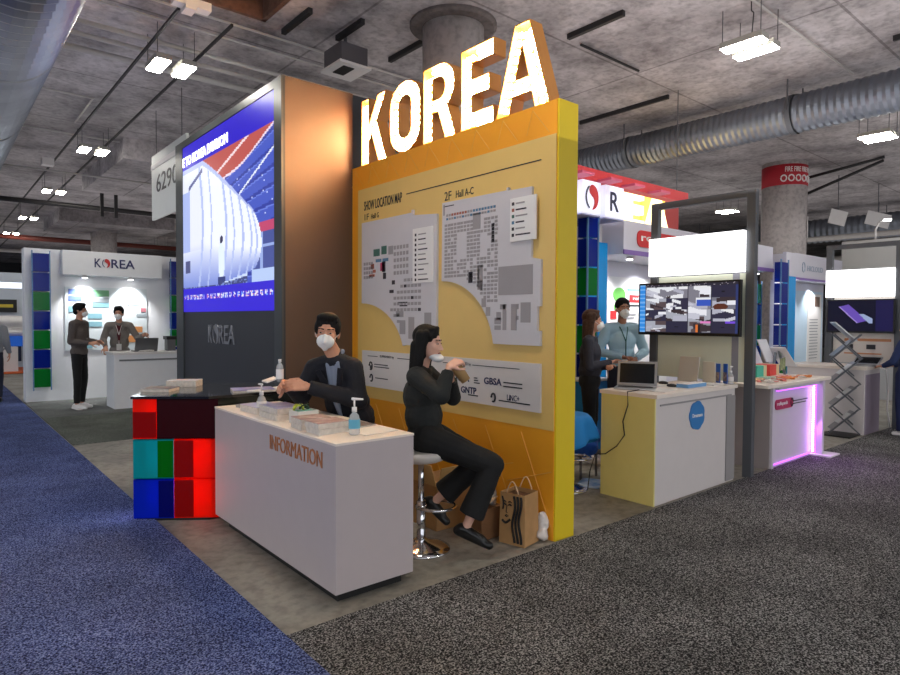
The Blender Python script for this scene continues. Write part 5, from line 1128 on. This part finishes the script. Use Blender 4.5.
# ------------------------------------------------------------ zigzag literature stand
t = thing('literature_stand', 'folding zigzag brochure stand in grey metal by the far counter', 'brochure stand', (9.85,3.1,0))
fmz = M('stand_metal', (84,84,88), .35, .6); u = V((.643,-.765,0)).normalized()*1.0; u = V((.55,-.835,0)).normalized(); wv = V((u.y*-1, u.x, 0)); C0 = V((9.86,3.14,0)); hw = .20; stepz = .345
for k in range(4):
    z0 = .04+k*stepz; sg = -1 if k % 2 else 1
    for d_ in (-.12, .12):
        o = wv*d_; sh_ = u*(.09 if d_ > 0 else 0)
        a1 = C0+o+sh_-u*hw*.95+V((0,0,z0)); a2 = C0+o+sh_+u*hw*.85+V((0,0,z0+stepz)); b1 = C0+o+sh_+u*hw*.95+V((0,0,z0)); b2 = C0+o+sh_-u*hw*.85+V((0,0,z0+stepz))
        MB().bar(a1,a2,.009).bar(b1,b2,.009).build('scissor_frame', fmz, t)
    cc = C0+V((0,0,z0+stepz*.5)); dirv = (u*hw*.95*sg*-1+V((0,0,stepz*.5))).normalized() if k % 2 else (u*hw*.95+V((0,0,stepz*.5))).normalized()
    tr = MB().obox(cc+V((0,0,.0)), dirv, wv, dirv.cross(wv), .19, .12, .007).build('tray', M('tray_grey', (132,132,136), .35, .4), t)
    if k in (0, 1, 2): MB().obox(cc+V((0,0,.02))+dirv*.02, dirv, wv, dirv.cross(wv), .10, .08, .004).build('leaflet', M('leaflet_white', (214,214,214), .5), tr)
top = C0+V((0,0,.04+4*stepz)); dv = (u*.8-V((0,0,.75))).normalized()
MB().obox(top+V((0,0,.04)), dv, wv, dv.cross(wv), .19, .12, .008).build('top_tray', M('tray_light', (186,186,186), .3, .4), t)
MB().box(9.62,10.1,2.96,3.34,.0,.02).build('base_plate', black, t)
# ------------------------------------------------------------ far right counter and second frame
t = thing('display_counter', 'plain white counter behind the zigzag stand at the right', 'counter', (10.4,3.3,0))
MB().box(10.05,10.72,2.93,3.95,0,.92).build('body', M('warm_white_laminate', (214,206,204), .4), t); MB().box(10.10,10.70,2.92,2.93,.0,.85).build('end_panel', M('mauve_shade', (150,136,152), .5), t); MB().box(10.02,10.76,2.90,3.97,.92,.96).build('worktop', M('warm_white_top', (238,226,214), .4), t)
laptop('closed_laptop', 'pale laptop on the far right counter', 10.35, 3.05, .96, .34, .25, R(65), R(-90), M('silver_laptop', (178,180,184), .3, .5))
pipe('power_cable', 'white cable hanging from the far right counter to the floor', [(10.7,2.98,.97),(10.76,2.86,.9),(10.74,2.83,.6),(10.70,2.82,.3),(10.78,2.80,.06)], .012, wd, 'cable')
t = frame(11.0, 2.74, 3.76, 2.80, 'second dark display frame at the right with the lavender roll picture')
MB().box(10.91,11.05,2.84,3.74,1.98,2.40).build('light_box', lb_, t); MB().box(11.04,11.07,2.84,3.66,.96,1.97).build('back_panel', M('warm_panel', (222,214,206), .5), t)
mb = MB()
for (a, z, w_, h, k) in ((3.5,1.30,.62,.04,0),(3.5,1.18,.12,.07,1),(3.2,1.18,.12,.07,1),(3.5,1.1,.3,.02,0),(3.2,1.1,.2,.02,0)): mb.box(11.03,11.04,a-w_,a,z,z+h,k)
mb.build('print', [M('copper_print', (206,140,96), .5), ink], t)
tv(t, 10.86, 2.80, 3.70, 1.43, 1.94, 3, 1)
tag(MB().box(11.2,11.5,2.0,2.75,0,.9).box(11.15,11.55,1.95,2.8,.9,.94).build('side_table', M('dark_table', (70,66,72), .5)), 'dark table beyond the person in navy at the right', 'table')
tag(lump(MB().ell((11.02,2.60,.10),(.10,.10,.09)).ell((11.10,2.54,.06),(.1,.1,.05)), 'plastic_bag', M('white_film', (214,206,200), .4), None, .014, 1, .03), 'white bag on the floor beside the person in navy', 'bag')
t = thing('partition_wall', 'white partition with an arrow and small print beyond the right booths', 'partition', (15.1,4,0))
MB().box(15,15.12,-6,4.85,2.0,3.3).build('header_panel', M('partition_white', (206,206,204), .5), t); MB().box(15.02,15.12,-6,4.85,0,2.0).build('lower_panel', M('partition_grey', (176,176,176), .5), t)
MB().bar((14.99,3.75,3.16),(14.99,3.6,3.04),.012).bar((14.99,3.6,3.04),(14.99,3.72,3.03),.012).build('arrow_mark', ink, t)
for i in range(4): MB().box(14.985,15,2.75-.16*i,2.87-.16*i,2.72,2.76).build('small_print', ink, t)
t = thing('arm_lamp', 'white curved arm lamp on top of the right partition', 'lamp', (15.05,4.2,3.3)); MB().tube([(15.05,4.25,3.3),(15.05,4.25,3.5),(15.0,4.18,3.64),(14.95,4.05,3.68)], .018, 8).build('arm', wd, t, True); MB().cyl((14.95,4.02,3.68),(14.95,4.02,3.645),.07,n=14).build('lamp_head', M('arm_lamp_glow', (255,255,250), emit=12), t)
# ------------------------------------------------------------ people in the booths
armsX = ((.20,.02,1.12),(-.06,.24,1.17),(-.20,.02,1.12),(.08,.22,1.12))
figure('person with long brown hair and white mask, arms crossed, beside the yellow wall end',
  stand(5.68,4.32,R(-62),1.70,armsX,(((-1,.3,.1),(0,.6,-.8),.3,-1),((1,.2,.1),(0,.6,-.8),.3,1)), hfwd=V((.66,-.75,-.03))),
  dict(s=1.04, fem=1, vox=.008, trousers=blackt, top=M('charcoal_knit', (44,44,54), .8), shoes=wd, mask=maskm, hairstyle='long', hairlen=.24, hair=hairb, tophem=.0), (5.68,4.32,0))
figure('person in a light blue shirt with green lanyard and white mask behind the counter screen',
  stand(6.42,4.42,R(-125),1.86,((.27,.0,1.15),(.06,.27,1.10),(-.27,.0,1.15),(-.05,.27,1.08)),(((-.8,.6,0),(0,.2,-1),.6,-1),((.8,.6,0),(0,.2,-1),.6,1))),
  dict(s=1.05, vox=.008, skin=M('skin_tan', (172,122,96), .5), trousers=M('navy_trousers', (26,28,44), .8), top=M('sky_shirt', (160,192,208), .8), lanyard=M('green_lanyard', (22,92,82), .6), shoes=shoeb, mask=maskm, hairstyle='crop', tophem=.02), (6.42,4.42,0))
figure('person in a navy outfit with long brown hair cut off by the right picture edge',
  stand(10.40,2.50,R(75),1.62,((.22,.1,1.13),(.12,.3,1.05),(-.22,.1,1.13),(-.12,.3,1.05)),(((-.3,1,0),(0,0,-1),.3,-1),((.3,1,0),(0,0,-1),.3,1))),
  dict(s=1.0, fem=1, vox=.009, trousers=M('navy_loose', (28,40,82), .8), top=M('navy_top', (36,52,96), .8), shoes=wd, hairstyle='long', hairlen=.3, hair=hairb, loose=1.4, hem=.97, hemr=.07), (10.40,2.50,0))
# stool with a blue cloth in front of the gap
stool((4.62,3.78,0), 'chrome bar stool under the draped blue cloth beside the yellow wall end', .66)
t = thing('blue_cloth', 'bright blue cloth draped over a stool beside the yellow wall end', 'cloth', (4.62,3.78,.5)); mb = MB(); n = 40; vs_ = []; fs = []
for j in range(12):
    for i in range(n):
        a = 2*math.pi*i/n; r_ = (.03,.09,.15,.20,.235,.25,.262,.272,.28,.29,.295,.30)[j] + (.02*math.sin(a*9)+.012*math.sin(a*5))*max(0, j-3)/8; z = .718 if j < 4 else .718-(j-3)*.034*(1+.25*math.sin(a*2+1))
        vs_.append((4.62+r_*math.cos(a), 3.78+r_*math.sin(a), z))
for j in range(11):
    for i in range(n): fs.append((j*n+i, j*n+(i+1)%n, (j+1)*n+(i+1)%n, (j+1)*n+i))
fs.append(tuple(range(n))[::-1]); mb.add(vs_, fs); cl = mb.build('cloth_drape', M('bright_blue_cloth', (22,134,214), .7), t, True); sd_ = cl.modifiers.new('thickness','SOLIDIFY'); sd_.thickness = .005
MB().obox((4.53,3.76,.724), (.3,-1,0), (1,.3,0), (0,0,1), .06, .012, .002).obox((4.57,3.80,.724), (.3,-1,0), (1,.3,0), (0,0,1), .05, .008, .002).build('white_print', wd, t)
tag(MB().obox((4.95,3.74,.008), (1,.5,0), (-.5,1,0), (0,0,1), .16, .11, .006).build('floor_leaflet', M('leaflet_blue_white', (206,216,226), .5, var=.5, vscale=9, col2=(60,130,200))), 'blue and white leaflet lying on the concrete beside the stool base', 'leaflet')
t = thing('cloth_bundle', 'blue fabric bundle on a low chair behind the draped stool', 'cloth', (5.2,4.1,.3)); lump(MB().ell((5.15,4.0,.42),(.20,.18,.14)).ell((5.05,3.9,.34),(.15,.14,.12)), 'bundle', M('deep_blue_cloth', (18,84,176), .7), t, .014, 2, .03); MB().box(4.95,5.3,3.85,4.15,.24,.27).cyl((5.0,3.9,0),(5.0,3.9,.24),.012,n=8).cyl((5.25,3.9,0),(5.25,3.9,.24),.012,n=8).cyl((5.0,4.1,0),(5.0,4.1,.24),.012,n=8).cyl((5.25,4.1,0),(5.25,4.1,.24),.012,n=8).build('low_chair', steel, t)
tag(MB().box(6.35,6.9,4.3,4.6,0,.72).build('blue_plinth', M('bright_blue_cloth', (22,134,214), .7)), 'blue clothed plinth between the two standing masked people', 'plinth') if False else None
t = thing('side_table', 'blue draped table between the two masked people in the booth', 'table', (6.2,4.75,0)); MB().box(6.02,6.5,4.62,4.93,0,.86).build('blue_drape', M('bright_blue_cloth', (22,134,214), .7), t, bevel=.01); MB().box(6.0,6.52,4.60,4.95,.86,.885).build('table_top', wd, t)
